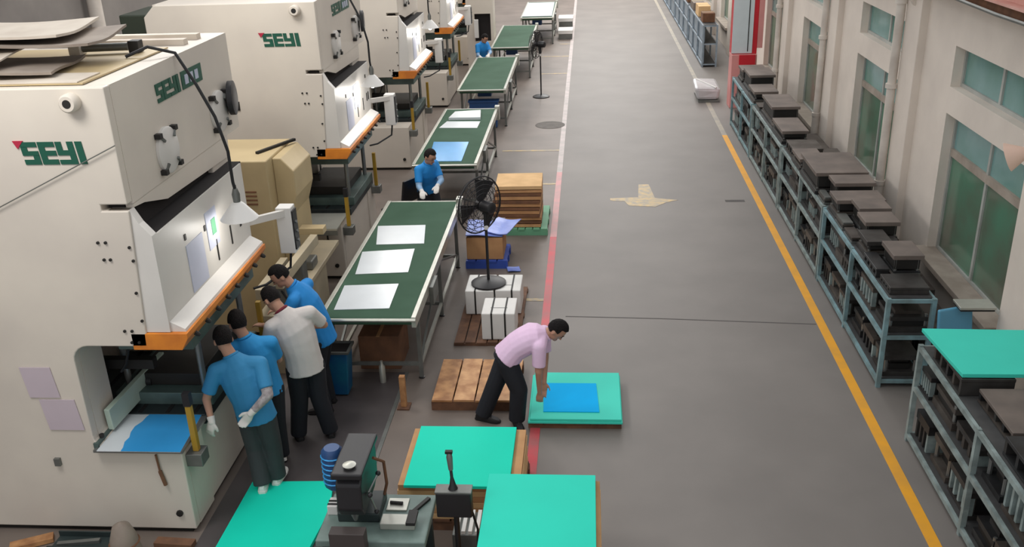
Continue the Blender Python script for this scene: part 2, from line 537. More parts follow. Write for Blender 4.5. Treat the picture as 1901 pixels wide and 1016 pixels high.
# ------------------------------------------------------------------ power presses
def letters(mb, origin, u, v, n, w, h, d=0.006):
    """block letters S E Y I, u along the text, v up, n outward"""
    o, u, v, n = Vector(origin), Vector(u), Vector(v), Vector(n)
    lw = w/4.0
    sh = 0.10*h

    def stroke(x0, x1, z0, z1):
        P = []
        for t in (0, d):
            for x, z in ((x0, z0), (x1, z0), (x1, z1), (x0, z1)):
                P.append(o+u*(x*w-sh*(z-.5)*1.0)+v*(z*h)+n*t)
        mb.hexa(P[:4], P[4:])
    g = 0.012
    # S
    x0, x1 = 0.03, 0.27
    stroke(x0, x1, 0, .22); stroke(x1-.09, x1, .22, .42); stroke(x0, x1, .40, .60)
    stroke(x0, x0+.09, .60, .80); stroke(x0, x1, .78, 1)
    # E
    x0, x1 = 0.29, 0.53
    stroke(x0, x0+.09, 0, 1); stroke(x0+.09, x1, 0, .22); stroke(x0+.09, x1, .39, .61); stroke(x0+.09, x1, .78, 1)
    # Y
    x0, x1 = 0.55, 0.81
    stroke(x0, x0+.09, .40, 1); stroke(x1-.09, x1, 0, 1); stroke(x0+.09, x1-.09, .40, .62); stroke(x0, x1-.09, 0, .2)
    # I
    stroke(0.84, 0.94, 0, 1)


def make_press():
    """gap-frame press, near side plane y=0, front plane x=0 (world x=-3.43)"""
    FX = -3.43
    root = thing('power_press', (FX, 0, 0), '', 'press', 'row of cream power presses')
    BX = -5.67
    WD = 2.45      # crown width
    WL = 2.10      # width below the crown
    # side frames, C shaped with rounded throat
    prof = [(BX, 0.05), (-3.40, 0.05), (-3.40, 0.86), (-4.02, 0.86)]
    prof += arc((-4.02, 0.98), 0.12, 270, 180, 5)[1:]
    prof += arc((-4.00, 1.69), 0.14, 180, 90, 5)
    prof += [(-3.50, 1.83), (-3.43, 2.97), (-3.64, 2.97), (-3.64, 3.02), (-3.43, 3.02), (FX, 3.80)]
    prof += [(FX, 3.9), (BX+0.15, 3.9), (BX, 3.75)]
    MB().prism(prof, 'y', 0, 0.09).build('side_frame', M_cream, root, bevel=0.010)
    inner = [(-3.64, 1.83) if p == (-3.50, 1.83) else p for p in prof if not (2.9 < p[1] < 3.05) and p[1] < 3.0]
    inner = inner+[(-3.64, 2.99), (BX, 2.99)]
    MB().prism(inner, 'y', 0.09, 0.42).build('inner_frame', M_cream, root)
    pf = [p for p in prof if p[1] < 3.0]
    pf = [(BX, 0.05), (-3.40, 0.05)]+[p for p in prof[2:] if p[1] < 2.99]+[(-3.64, 3.03), (BX, 3.03)]
    MB().prism(pf, 'y', WL-0.42, WL).build('side_frame', M_cream, root, bevel=0.012)
    # crown housing between side frames
    MB().box(BX+0.1, FX-0.001, 0.09, WD, 2.995, 3.899).build('crown_housing', M_cream, root)
    # back column between the frames
    MB().box(BX+0.1, -4.75, 0.42, WL-0.42, 0.05, 3.02).build('back_column', M_cream, root)
    # bed
    MB().box(-4.75, -3.42, 0.42, WL-0.42, 0.05, 0.80).build('bed', M_cream, root, bevel=0.01)
    MB().box(-4.65, -3.38, 0.5, WL-0.10, 0.80, 0.90).build('bolster_plate', M_bed, root, bevel=0.006)
    for k in range(5):
        x = -4.5+0.25*k
        MB().box(x, x+0.035, 0.52, WL-0.12, 0.90, 0.903).build('t_slot', M_dark, root)
    # dark plinth
    MB().box(BX+0.05, -3.45, 0.03, WL-0.03, 0, 0.06).build('plinth', M_diedk, root)
    # dark opening above the slide
    MB().prism([(-3.62, 2.70), (-3.62, 3.02), (-3.50, 3.02), (-3.49, 2.755), (-3.315, 2.755), (-3.315, 2.70)], 'y', 0.09, WL-0.06).build('slide_opening', M_dark, root)
    # the slide: flat front, near cheek slopes up to the frame, wide flange at the bottom
    ck = [(-3.60, 1.95), (-3.60, 2.97), (-3.435, 2.97), (-3.38, 2.86), (-3.30, 2.76), (-3.30, 1.95)]
    sl = MB()
    sl.prism(ck, 'y', 0.02, 0.10)
    sl.box(-3.60, -3.30, 0.10, WL-0.10, 1.95, 2.75)
    sl.build('slide', M_cream2, root)
    MB().prism([(-3.60, 1.945), (-3.299, 2.03), (-3.185, 1.968), (-3.18, 1.945)], 'y', 0.04, WL-0.14).build('slide_flange', M_cream2, root)
    # lip of the crown above the gap
    MB().prism([(0.09, 3.0), (WL, 3.0), (WL, 2.80), (0.67, 2.845), (0.27, 2.95), (0.09, 2.97)], 'x', FX-0.06, FX-0.001).build('crown_lip', M_cream, root)
    # orange skirt
    MB().prism([(-3.62, 1.945), (-3.16, 1.945), (-3.16, 1.90), (-3.22, 1.80), (-3.62, 1.80)], 'y', 0.0, WL-0.14).build('orange_skirt', M_orange, root, bevel=0.004)
    for k in range(8):
        y = 0.20+0.24*k
        MB().lathe([(0, 0), (0.02, 0), (0.02, 0.03), (0.012, 0.05), (0, 0.05)], (-3.19, y, 1.86), 8, (1, 0, -0.6)).build('clamp_bolt', M_hole, root)
    # bolt and slot marks on slide face
    for (y, z, w, h) in ((0.55, 2.52, .03, .05), (0.95, 2.45, .03, .05), (1.75, 2.55, .04, .05), (1.15, 2.1, .02, .2), (1.5, 2.12, .02, .18), (1.75, 2.2, .035, .12), (1.85, 2.2, .035, .12)):
        MB().box(-3.31, -3.293, y, y+w, z, z+h).build('slot', M_hole, root)
    for (y, z, w, h) in ((0.55, 2.05, .34, .42), (1.0, 2.25, .24, .34)):
        MB().box(-3.305, -3.294, y, y+w, z, z+h).build('instruction_sheet', M_paperb, root)
    # die halves
    MB().box(-3.95, -3.30, 0.35, 1.9, 1.62, 1.80).build('upper_die_plate', M_dsteel, root, bevel=0.006)
    MB().box(-4.25, -3.36, 0.66, 1.9, 0.90, 1.02).build('lower_die_plate', M_dsteel, root, bevel=0.006)
    MB().box(-4.1, -3.5, 0.8, 1.8, 1.02, 1.14).build('die_block', M_diedk, root, bevel=0.006)
    for (x, y) in ((-4.15, 0.75), (-4.15, 1.8), (-3.45, 0.75), (-3.45, 1.8)):
        MB().tube([(x, y, 1.02), (x, y, 1.6)], 0.03, 10).build('guide_post', M_steel, root, smooth=True)
    # hose and arm inside throat
    MB().tube([(-3.95, 0.5, 1.83), (-3.93, 0.5, 1.6), (-4.0, 0.5, 1.4), (-4.06, 0.5, 1.32)], 0.012, 6).build('hose', M_rubber, root, smooth=True)
    MB().bar((-4.55, 0.62, 1.35), (-3.8, 0.62, 1.35), 0.08, 0.09).build('scrap_arm', M_diedk, root)
    # side bolts and lifting holes
    for (x, z) in ((-3.72, 2.72), (-3.66, 2.72), (-3.70, 2.58), (-3.65, 2.58), (-3.66, 1.97), (-3.60, 1.97), (-3.62, 1.87), (-3.56, 1.87), (-3.50, 2.3), (-3.48, 2.68), (-3.50, 2.06), (-3.47, 2.57)):
        MB().lathe([(0, 0), (0.012, 0), (0.012, 0.012), (0, 0.014)], (x, 0.0, z), 8, (0, -1, 0)).build('bolt', M_hole, root)
    MB().box(-4.62, -4.58, -0.012, 0, 2.5, 2.62).build('slot', M_hole, root)
    MB().box(-4.52, -4.47, -0.03, 0, 0.70, 0.77).build('grease_point', M_alud, root)
    MB().lathe([(0, 0), (0.03, 0), (0.03, 0.02), (0, 0.022)], (-3.52, 0, 0.22), 8, (0, -1, 0)).build('drain_plug', M_hole, root)
    # lifting lug
    lug = MB().lathe([(0.030, 0), (0.068, 0), (0.068, 0.07), (0.055, 0.085), (0.030, 0.085)], (-3.68, 0, 3.80), 18, (0, -1, 0)).build('lifting_lug', M_cream, root, smooth=True)
    MB().lathe([(0, 0.0), (0.032, 0.0), (0.032, 0.086), (0, 0.086)], (-3.68, 0, 3.80), 14, (0, -1, 0)).build('lug_hole', M_hole, lug)
    # side logo
    lg = MB()
    letters(lg, (-4.16, -0.001, 3.34), (1, 0, -0.0), (0, 0, 1), (0, -1, 0), 0.52, 0.17)
    lo = lg.build('logo', M_logo, root)
    tag(lo, 'green block letters SEYI')
    MB().prism([(-4.20, 3.52), (-4.12, 3.52), (-4.17, 3.46)], 'y', -0.010, 0.0).build('logo_accent', M_logor, root)
    # front logo
    lg = MB()
    letters(lg, (FX+0.001, 0.78, 3.60), (0, 1, 0), (0, 0, 1), (1, 0, 0), 0.50, 0.15)
    tag(lg.build('front_logo', M_logo, root), 'green block letters SEYI')
    MB().box(FX, FX+0.006, 1.30, 1.74, 3.60, 3.75).build('front_model_plate', M_logo, root)
    for k in range(3):
        MB().box(FX+0.006, FX+0.010, 1.36+0.11*k, 1.43+0.11*k, 3.635, 3.715).build('plate_window', M_paperb, root)
    # access covers on the crown front
    for (y, z) in ((0.80, 3.22), (1.98, 3.26)):
        cv = MB().lathe([(0, 0), (0.19, 0), (0.19, 0.025), (0.175, 0.035), (0, 0.035)], (FX, y, z), 24, (1, 0, 0)).build('access_cover', M_cream2, root, smooth=True)
        for a in (45, 135, 225, 315):
            cy, cz = y+0.21*math.cos(math.radians(a)), z+0.21*math.sin(math.radians(a))
            MB().box(FX, FX+0.05, cy-0.025, cy+0.025, cz-0.02, cz+0.02).build('clamp', M_hole, cv)
            MB().bar((FX+0.03, cy, cz), (FX+0.045, y+0.13*math.cos(math.radians(a)), z+0.13*math.sin(math.radians(a))), 0.02).build('clamp_lever', M_alud, cv)
    # round fan grille, far side of the crown front
    MB().lathe([(0, 0), (0.16, 0), (0.16, 0.05), (0.12, 0.06), (0, 0.06)], (FX+0.04, 2.20, 3.33), 20, (1, 0.2, 0)).build('round_vent', M_black, root, smooth=True)
    # swing arm with control box at the far end
    arm = MB().bar((-3.42, WL-0.06, 2.12), (-3.12, WL+0.43, 2.06), 0.05, 0.07)
    arm.bar((-3.5, WL-0.10, 2.12), (-3.38, WL-0.04, 2.12), 0.06, 0.10)
    arm.build('control_arm', M_cream2, root)
    CY = WL+0.40
    bx = MB().box(-3.21, -3.05, CY, CY+0.16, 1.62, 2.12).build('control_box', M_white, root, bevel=0.01)
    MB().box(-3.052, -3.035, CY+0.015, CY+0.145, 1.66, 2.08).build('control_panel', M_black, bx)
    for z in (1.75, 1.85, 1.95):
        MB().lathe([(0, 0), (0.018, 0), (0.018, 0.015), (0, 0.017)], (-3.035, CY+0.08, z), 8, (1, 0, 0)).build('button', M_steel, bx)
    MB().tube([(-3.12, CY+0.06, 1.62), (-3.14, CY+0.04, 1.45), (-3.3, WL+0.1, 1.40), (-3.4, WL, 1.40)], 0.014, 6).build('conduit', M_rubber, root, smooth=True)
    # yellow light curtain post at the near front corner
    lc = MB().box(-3.35, -3.30, 0.10, 0.15, 0.78, 1.22).build('light_curtain', M_yellowbar, root, bevel=0.006)
    MB().box(-3.355, -3.295, 0.095, 0.155, 1.22, 1.34).build('end_cap', M_black, lc)
    MB().box(-3.40, -3.26, 0.05, 0.20, 0.66, 0.78).build('bracket', M_alud, lc, bevel=0.006)
    lc = MB().box(-3.35, -3.30, WL-0.16, WL-0.11, 0.78, 1.32).build('light_curtain', M_yellowbar, root, bevel=0.006)
    MB().box(-3.40, -3.26, WL-0.2, WL-0.05, 0.66, 0.78).build('bracket', M_alud, lc, bevel=0.006)
    # oil tank at the back
    MB().box(-6.15, BX+0.02, 0.3, 1.2, 3.35, 3.75).build('oil_tank', M_greentank, root, bevel=0.02)
    return root


press = make_press()
PY = [(6.42, 'nearest cream press with SEYI lettering, scrap sheets on its roof'),
      (11.97, 'second cream press from the camera, with SEYI lettering and a lit lamp'),
      (17.25, 'third cream press from the camera, partly hidden by the second'),
      (22.45, 'fourth cream press from the camera, partly hidden by the third'),
      (27.8, 'farthest cream press of the row, beside the far conveyors')]
presses = []
for i, (y, lab) in enumerate(PY):
    p = press if i == 0 else copy_tree(press)
    p.location = (-3.43, y, 0)
    p['label'] = lab
    if i:
        p.scale.z = 0.974
    presses.append(p)


def work_lamp(y, lab, lit, power):
    """cone-shaded lamp hung from the press crown in front of the slide"""
    x, z = -3.05, 2.50
    yy = y+1.15
    t = thing('work_lamp', (x, yy, z), lab, 'lamp', 'work lamps hanging before the presses')
    MB().tube([(-3.75, y+1.05, 3.93), (-3.60, y+1.15, 3.99), (-3.42, y+1.25, 3.92), (-3.26, y+1.2, 3.66), (-3.13, y+1.16, 3.40), (-3.06, yy, 3.1), (x-0.01, yy, z+0.33), (x, yy, z+0.25)],
              0.014, 7).build('cord', M_rubber, t, smooth=True)
    MB().lathe([(0, 0.14), (0.03, 0.14), (0.035, 0.22), (0.02, 0.27), (0, 0.27)], (x, yy, z), 14).build('socket', M_alud, t, smooth=True)
    sh = MB()
    n = 24
    prof = [(0.035, 0.15), (0.06, 0.13), (0.165, 0.0), (0.16, 0.0), (0.055, 0.122), (0.03, 0.14)]
    rings = [[Vector((x+r*math.cos(2*math.pi*k/n), yy+r*math.sin(2*math.pi*k/n), z+h)) for k in range(n)] for r, h in prof]
    sh.rings(rings)
    sh.build('lamp_shade', M_shade, t, smooth=True)
    MB().ell((x, yy, z+0.03), 0.045, 0.045, 0.07).build('bulb', M_bulb if lit else M_shade, t, smooth=True)
    l = bpy.data.lights.new('lamp_light', 'POINT')
    l.energy = power
    l.color = (1, 0.96, 0.9)
    l.shadow_soft_size = 0.10
    o = bpy.data.objects.new('lamp_light', l)
    o.location = (0, 0, -0.06)
    o.parent = t
    C.objects.link(o)
    return t


work_lamp(6.42, 'white cone lamp hanging before the nearest press', False, 6)
work_lamp(11.97, 'bright lamp hanging before the second press', True, 12)
work_lamp(17.25, 'small lamp hanging before the third press', True, 12)
work_lamp(22.45, 'small lamp hanging before the fourth press', True, 12)
work_lamp(27.8, 'tiny lamp hanging before the farthest press', True, 10)

# things lying on the roof of the nearest press
def bent_sheet(name, m, x0, x1, y0, y1, z, amp, ph, thick, lab, cat, rot=0.0, group=None, ny=8, nx=16):
    mb = MB()
    top, bot = [], []
    cx, cy = (x0+x1)/2, (y0+y1)/2
    for j in range(ny+1):
        for i in range(nx+1):
            u, v = i/nx, j/ny
            x = x0+(x1-x0)*u
            yv = y0+(y1-y0)*v
            zz = z+amp*math.sin(u*4.2+ph+v*0.8)+amp*0.5*math.sin(v*5+ph*2)
            rx = cx+(x-cx)*math.cos(rot)-(yv-cy)*math.sin(rot)
            ry = cy+(x-cx)*math.sin(rot)+(yv-cy)*math.cos(rot)
            top.append((rx, ry, zz+thick))
            bot.append((rx, ry, zz))
    n = nx+1
    fs = []
    N = len(top)
    for j in range(ny):
        for i in range(nx):
            a = j*n+i
            fs.append((a, a+1, a+n+1, a+n))
            fs.append((N+a+n, N+a+n+1, N+a+1, N+a))
    for i in range(nx):
        fs.append((i, N+i, N+i+1, i+1))
        a = ny*n+i
        fs.append((a+1, N+a+1, N+a, a))
    for j in range(ny):
        a = j*n
        fs.append((a+n, N+a+n, N+a, a))
        a = j*n+nx
        fs.append((a, N+a, N+a+n, a+n))
    mb.add(top+bot, fs)
    o = mb.build(name, m, loc=(cx, cy, z), smooth=True)
    return tag(o, lab, cat, group)


bent_sheet('board_sheet', M_tan, -5.4, -3.62, 6.5, 8.0, 3.905, 0.0, 0, 0.012, 'flat tan board lying on the roof of the nearest press', 'board')
bent_sheet('paper_sheet', M_tarp2, -4.6, -3.66, 6.5, 6.85, 3.918, 0.0, 0, 0.008, 'pale sheet at the near edge of the nearest press roof', 'sheet')
bent_sheet('tarp_sheet', M_tarp, -5.5, -3.98, 6.5, 7.30, 3.970, 0.026, 0.4, 0.02, 'crumpled grey brown tarp on the press roof, lowest of the pile', 'tarp', 0.18)
bent_sheet('paper_sheet', M_tarp2, -5.6, -4.35, 6.5, 7.3, 4.045, 0.020, 2.4, 0.012, 'pale crumpled sheet in the middle of the roof pile', 'sheet', 0.12)
bent_sheet('tarp_sheet', M_tarp, -5.6, -3.78, 6.85, 7.65, 4.125, 0.032, 1.2, 0.02, 'long bent brown sheet drooping over the roof pile', 'tarp', 0.08)
bent_sheet('paper_sheet', M_tarp2, -5.7, -4.05, 6.95, 7.75, 4.180, 0.030, 1.25, 0.02, 'pale sheet on top of the roof pile of the nearest press', 'sheet', 0.06)
t = thing('pipe_fitting', (-3.95, 7.75, 3.9), 'small steel pipe fitting on the roof of the nearest press', 'fitting')
MB().tube([(-4.25, 7.7, 3.97), (-3.85, 7.75, 3.97)], 0.035, 10).build('pipe', M_alud, t, smooth=True)
MB().box(-3.83, -3.74, 7.7, 7.8, 3.92, 4.02).build('valve_body', M_hole, t, bevel=0.006)
MB().box(-4.32, -4.22, 7.64, 7.76, 3.92, 4.03).build('flange', M_white, t, bevel=0.006)
for k, lab in enumerate(('pale wooden batten on the nearest press roof, nearer one', 'pale wooden batten on the nearest press roof, farther one')):
    o = MB().bar((-4.9, 8.25+0.28*k, 3.925), (-3.55, 8.22+0.3*k, 3.925), 0.09, 0.05).build('wooden_batten', M_tarp2)
    tag(o, lab, 'batten', 'battens on the press roof')

# papers on the side of the nearest press
for (x0, x1, z0, z1, lab) in ((-4.62, -4.36, 1.36, 1.64, 'faded lilac paper sheet taped high on the nearest press side'),
                              (-4.52, -4.22, 1.05, 1.34, 'lilac paper sheet taped low on the nearest press side')):
    o = MB().quadslab([(0, 0), (1, 0), (1, 1), (0, 1)], 0, 1)
    o.v = [(x0+(x1-x0)*a + (0.03 if b == 0 else 0), 6.42-0.004-0.006*c, z0+(z1-z0)*b) for a, b, c in o.v]
    tag(o.build('paper_sheet', M_paper), lab, 'paper', 'papers on the press side')
o = MB().tube([(-5.2, 6.40, 2.66), (-4.43, 6.40, 3.01), (-3.70, 6.40, 3.35), (-3.42, 6.40, 3.48)], 0.0045, 5).build('thin_wire', M_alud, smooth=True)
tag(o, 'thin grey wire running diagonally across the nearest press side', 'wire')
t = thing('hanging_tool', (-3.6, 6.40, 0.75), 'thin brown tool hanging on the nearest press side below the tray', 'tool')
MB().tube([(-3.62, 6.405, 0.82), (-3.61, 6.40, 0.66)], 0.010, 6).build('shaft', M_wood3, t, smooth=True)
MB().tube([(-3.61, 6.40, 0.66), (-3.585, 6.40, 0.52)], 0.017, 6).build('grip', M_wood3, t, smooth=True)

# tray with film covered sheets in the near throat
t = thing('sheet_tray', (-3.8, 6.7, 0.86), 'thin steel tray sticking out of the nearest press throat', 'tray')
MB().box(-4.13, -3.36, 6.36, 7.05, 0.862, 0.885).build('tray_plate', M_steel, t)
MB().bar((-4.12, 6.40, 0.90), (-4.13, 7.05, 0.90), 0.04, 0.05).build('side_guide', M_dsteel, t)
for k in range(3):
    MB().lathe([(0, 0), (0.02, 0), (0.02, 0.03), (0, 0.03)], (-4.11, 6.5+0.2*k, 0.925), 8).build('knob', M_hole, t)
t = thing('film_sheet', (-3.75, 6.7, 0.886), 'blue film sheet on the nearest press tray, white reflection built in', 'sheet')
MB().quadslab([(-4.09, 6.345), (-3.37, 6.345), (-3.42, 7.02), (-4.09, 7.02)], 0.886, 0.892).build('white_reflection', M_sheet, t)  # pale slab models a white reflection on the blue film
MB().quadslab([(-3.88, 6.342), (-3.368, 6.342), (-3.418, 7.022), (-3.87, 7.022), (-3.875, 6.95), (-3.895, 6.88), (-3.90, 6.80), (-3.93, 6.72), (-3.925, 6.63), (-3.90, 6.55), (-3.91, 6.48), (-3.885, 6.40)], 0.8925, 0.8945).build('blue_film', M_bluef, t)  # ragged edge is the border of that reflection
t = thing('feed_guide', (-4.25, 7.0, 0.9), 'pale green guide bar in the throat of the nearest press', 'guide')
MB().bar((-4.09, 6.62, 1.02), (-4.02, 7.6, 1.06), 0.05, 0.20).build('guide_bar', M_palegreen, t, bevel=0.005)
MB().lathe([(0, 0), (0.05, 0), (0.05, 0.05), (0, 0.05)], (-4.02, 7.25, 1.05), 12, (1, 0, 0)).build('knob', M_black, t, smooth=True)

o = MB().quadslab([(0, 0), (1, 0), (1, 1), (0, 1)], 0, 1)
o.v = [(-3.2985+0.008*c, 7.52+0.09*a, 2.36+0.14*b) for a, b, c in o.v]
tag(o.build('green_tag', M_gpal), 'small green tag on the slide face of the nearest press beside the lamp', 'tag')
# tan feeder cabinet between the first two presses
t = thing('feeder_cabinet', (-4.1, 10.6, 0), 'tan machine cabinet standing between the first and second press', 'cabinet')
MB().box(-4.75, -3.70, 10.2, 11.2, 0.05, 2.25).build('cabinet_body', M_tan, t, bevel=0.015)
MB().prism([(-3.70, 0.92), (-3.70, 2.22), (-3.60, 2.22), (-3.46, 2.06), (-3.46, 1.75), (-3.54, 1.5), (-3.54, 0.92)], 'y', 10.42, 11.15).build('side_hood', M_tan, t, bevel=0.012)
for k in range(4):
    MB().box(-3.99, -3.86, 10.192, 10.2, 1.72+0.05*k, 1.74+0.05*k).build('vent_slot', M_card3, t)
MB().box(-4.05, -4.035, 10.19, 10.2, 1.9, 2.2).build('door_gap', M_card3, t)
MB().bar((-3.9, 10.5, 2.265), (-3.62, 11.1, 2.265), 0.04, 0.03).build('top_cable', M_hole, t)
MB().box(-3.5, -3.2, 10.45, 10.6, 1.25, 1.33).build('shelf_bracket', M_tan, t, bevel=0.005)
MB().box(-4.7, -3.8, 10.25, 11.2, 0, 0.05).build('plinth', M_diedk, t)
# beige feed rails and pedestal
t = thing('feed_rail', (-3.3, 9.9, 0), 'beige feed rail on a pedestal behind the nearest press', 'feeder')
MB().box(-3.66, -3.38, 9.25, 11.0, 0.0, 0.70).build('base', M_beige, t, bevel=0.01)
MB().box(-3.68, -3.34, 9.2, 11.55, 0.70, 0.76).build('deck', M_beige, t, bevel=0.006)
MB().bar((-3.42, 9.3, 1.10), (-3.30, 10.4, 1.22), 0.09, 0.12).build('rail', M_beige, t, bevel=0.006)
MB().bar((-3.62, 9.2, 1.02), (-3.62, 10.15, 1.02), 0.09, 0.12).build('rail', M_beige, t, bevel=0.006)
MB().box(-3.50, -3.38, 9.35, 9.47, 0.76, 1.06).build('post', M_alud, t, bevel=0.004)
MB().box(-3.67, -3.57, 9.5, 9.62, 0.76, 0.96).build('post', M_alud, t, bevel=0.004)
MB().box(-3.52, -3.34, 9.9, 10.12, 0.76, 1.10).build('gear_case', M_alud, t, bevel=0.02)
MB().box(-3.60, -3.40, 10.5, 10.75, 0.76, 0.88).build('gear_case', M_alud, t, bevel=0.02)
MB().tube([(-3.42, 9.36, 1.0), (-3.28, 9.3, 0.8), (-3.30, 9.25, 0.4), (-3.36, 9.3, 0.02)], 0.014, 6).build('cable', M_rubber, t, smooth=True)
# grey tray and tool of the second press
t = thing('sheet_tray', (-3.6, 11.9, 0.86), 'grey steel tray at the near side of the second press', 'tray')
MB().quadslab([(-3.95, 11.66), (-3.38, 11.66), (-3.38, 12.3), (-3.95, 12.3)], 0.85, 0.875).build('tray_plate', M_alu, t)
MB().box(-3.95, -3.38, 11.66, 11.68, 0.78, 0.85).build('tray_edge', M_alud, t)
MB().box(-3.97, -3.93, 11.66, 12.3, 0.875, 0.92).build('side_guide', M_dsteel, t)
t = thing('hanging_tool', (-3.6, 11.93, 0.6), 'dark rod hanging below the tray of the second press', 'tool')
MB().tube([(-3.60, 11.93, 0.78), (-3.60, 11.93, 0.62)], 0.012, 6).build('shaft', M_hole, t, smooth=True)
MB().tube([(-3.60, 11.93, 0.62), (-3.60, 11.93, 0.42)], 0.020, 6).build('grip', M_hole, t, smooth=True)
# beige machine beside the fourth press with a dark opening
t = thing('beige_machine', (-2.95, 27.0, 0), 'beige machine front with a dark rounded opening behind far conveyor', 'machine')
fr = MB()
fr.prism([(-3.42, 0), (-2.66, 0), (-2.66, 2.6), (-3.42, 2.6)], 'y', 27.02, 27.5)
fr.box(-3.42, -3.19, 26.9, 27.02, 0, 2.6).box(-2.74, -2.66, 26.9, 27.02, 0, 2.6).box(-3.19, -2.74, 26.9, 27.02, 0, 0.84).box(-3.19, -2.74, 26.9, 27.02, 1.60, 2.6)
fr.build('machine_frame', M_cream, t)
MB().box(-3.19, -2.74, 27.0, 27.03, 0.84, 1.60).build('dark_opening', M_dark, t)
MB().box(-3.2, -3.08, 26.82, 26.9, 0.95, 1.45).build('control_box', M_white, t, bevel=0.006)


# ------------------------------------------------------------------ conveyors
def make_conveyor(L=3.9, Wd=1.06):
    """belt table, near right corner at local (0,0), extends -x by Wd and +y by L"""
    root = thing('belt_conveyor', (0, 0, 0), '', 'conveyor', 'green belt conveyors beside the presses')
    zt = 0.90
    mb = MB()
    r = 0.045
    prof = [(0, zt), (L, zt)]+arc((L, zt-r), r, 90, -90, 8)[1:]+[(0, zt-2*r)]+arc((0, zt-r), r, 270, 90, 8)[1:-1]
    prof = [(p[0]+0.06 if p[0] < L/2 else p[0]-0.06, p[1]) for p in prof]
    mb.prism(list(reversed(prof)), 'x', -Wd+0.05, -0.05)
    mb.build('belt', M_belt, root)
    for x in (-0.025, -Wd+0.025):
        MB().box(x-0.025, x+0.025, 0.02, L-0.02, zt-0.11, zt+0.012).build('side_rail', M_alu, root, bevel=0.004)
    for y in (0.012, L-0.012):
        MB().tube([(-Wd, y, zt-0.02), (0, y, zt-0.02)], 0.02, 8).build('end_bar', M_alu, root, smooth=True)
    # slider bed and motor
    MB().box(-Wd+0.06, -0.06, 0.25, L-0.25, zt-0.125, zt-0.095).build('slider_bed', M_alud, root)
    MB().box(-Wd+0.3, -Wd+0.62, 1.2, 1.55, zt-0.42, zt-0.13).build('drive_motor', M_motorb, root, bevel=0.02)
    ys = (0.35, L/2, L-0.35)
    for y in ys:
        for x in (-0.05, -Wd+0.05):
            lg = MB().box(x-0.022, x+0.022, y-0.022, y+0.022, 0.02, zt-0.11).build('leg', M_alud, root)
            MB().lathe([(0, 0), (0.035, 0), (0.035, 0.012), (0.012, 0.02), (0, 0.02)], (x, y, 0), 10).build('foot', M_black, lg)
        MB().box(-Wd+0.07, -0.07, y-0.015, y+0.015, 0.16, 0.20).build('cross_bar', M_alud, root)
    for x in (-0.05, -Wd+0.05):
        MB().box(x-0.018, x+0.018, ys[0]+.02, ys[2]-.02, 0.16, 0.20).build('long_bar', M_alu, root)
        MB().bar((x, ys[0], 0.2), (x, ys[1], zt-0.14), 0.025).build('diagonal_brace', M_alud, root)
        MB().bar((x, ys[1], zt-0.14), (x, ys[2], 0.2), 0.025).build('diagonal_brace', M_alud, root)
    # raised end plates at the far right
    MB().box(-0.06, 0.03, L-0.12, L+0.02, zt-0.22, zt+0.06).build('bearing_housing', M_alu, root, bevel=0.006)
    MB().box(0.0, 0.05, 0.9, 1.25, zt-0.25, zt-0.03).build('switch_box', M_alud, root, bevel=0.006)
    return root


cv = make_conveyor()
CONV = [(-1.83, 8.84, 'nearest green belt conveyor carrying three white sheets'),
        (-1.80, 14.55, 'second green belt conveyor carrying a blue film sheet'),
        (-1.79, 20.2, 'third green belt conveyor with an empty belt'),
        (-1.56, 25.5, 'fourth green belt conveyor with an empty belt, beside a standing fan'),
        (-1.12, 30.95, 'farthest belt conveyor, covered by a big white sheet')]
for i, (x, y, lab) in enumerate(CONV):
    c = cv if i == 0 else copy_tree(cv)
    c.location = (x, y, 0)
    c['label'] = lab


def sheet(pts, z, m, lab, group, th=0.006, name='metal_sheet'):
    cx = sum(p[0] for p in pts)/4
    cy = sum(p[1] for p in pts)/4
    o = MB().quadslab(pts, z, z+th).build(name, m, loc=(cx, cy, z))
    return tag(o, lab, 'sheet', group)


G1 = 'white sheets on the nearest conveyor'
sheet([(-2.76, 9.06), (-2.16, 9.10), (-2.18, 9.76), (-2.80, 9.71)], 0.901, M_sheet, 'nearest white sheet on the first green conveyor', G1)
sheet([(-2.75, 10.04), (-2.13, 10.10), (-2.18, 10.85), (-2.825, 10.75)], 0.901, M_sheet, 'middle white sheet on the first green conveyor', G1)
sheet([(-2.70, 11.0), (-2.09, 11.03), (-2.18, 11.71), (-2.82, 11.68)], 0.901, M_sheet, 'farthest white sheet on the first green conveyor', G1)
sheet([(-2.62, 14.72), (-2.07, 14.72), (-2.09, 15.9), (-2.71, 15.93)], 0.901, M_bluef, 'blue film sheet on the second green conveyor', None, name='film_sheet')
sheet([(-2.76, 16.91), (-2.05, 16.87), (-2.04, 17.36), (-2.68, 17.4)], 0.901, M_sheet, 'nearer white sheet at the far end of the second conveyor', 'white sheets on the second conveyor')
sheet([(-2.66, 17.5), (-2.05, 17.5), (-2.11, 18.1), (-2.60, 18.0)], 0.901, M_sheet, 'thick white sheet farthest on the second conveyor', 'white sheets on the second conveyor', 0.05)
sheet([(-2.14, 31.1), (-1.18, 31.1), (-1.20, 34.5), (-2.14, 34.5)], 0.915, M_sheet, 'big white sheet covering the farthest conveyor', None)

t = thing('plastic_bin', (-2.3, 20.75, 0), 'dark blue bin under the near end of the third conveyor', 'bin')
MB().hexa([(-2.58, 20.35, 0.02), (-2.02, 20.35, 0.02), (-2.02, 20.5, 0.02), (-2.58, 20.5, 0.02)], [(-2.62, 20.30, 0.60), (-1.98, 20.30, 0.60), (-1.98, 20.5, 0.60), (-2.62, 20.5, 0.60)]).build('bin_body', M_motorb, t, bevel=0.01)
MB().box(-2.64, -1.96, 20.28, 20.52, 0.60, 0.63).build('rim', M_motorb, t)
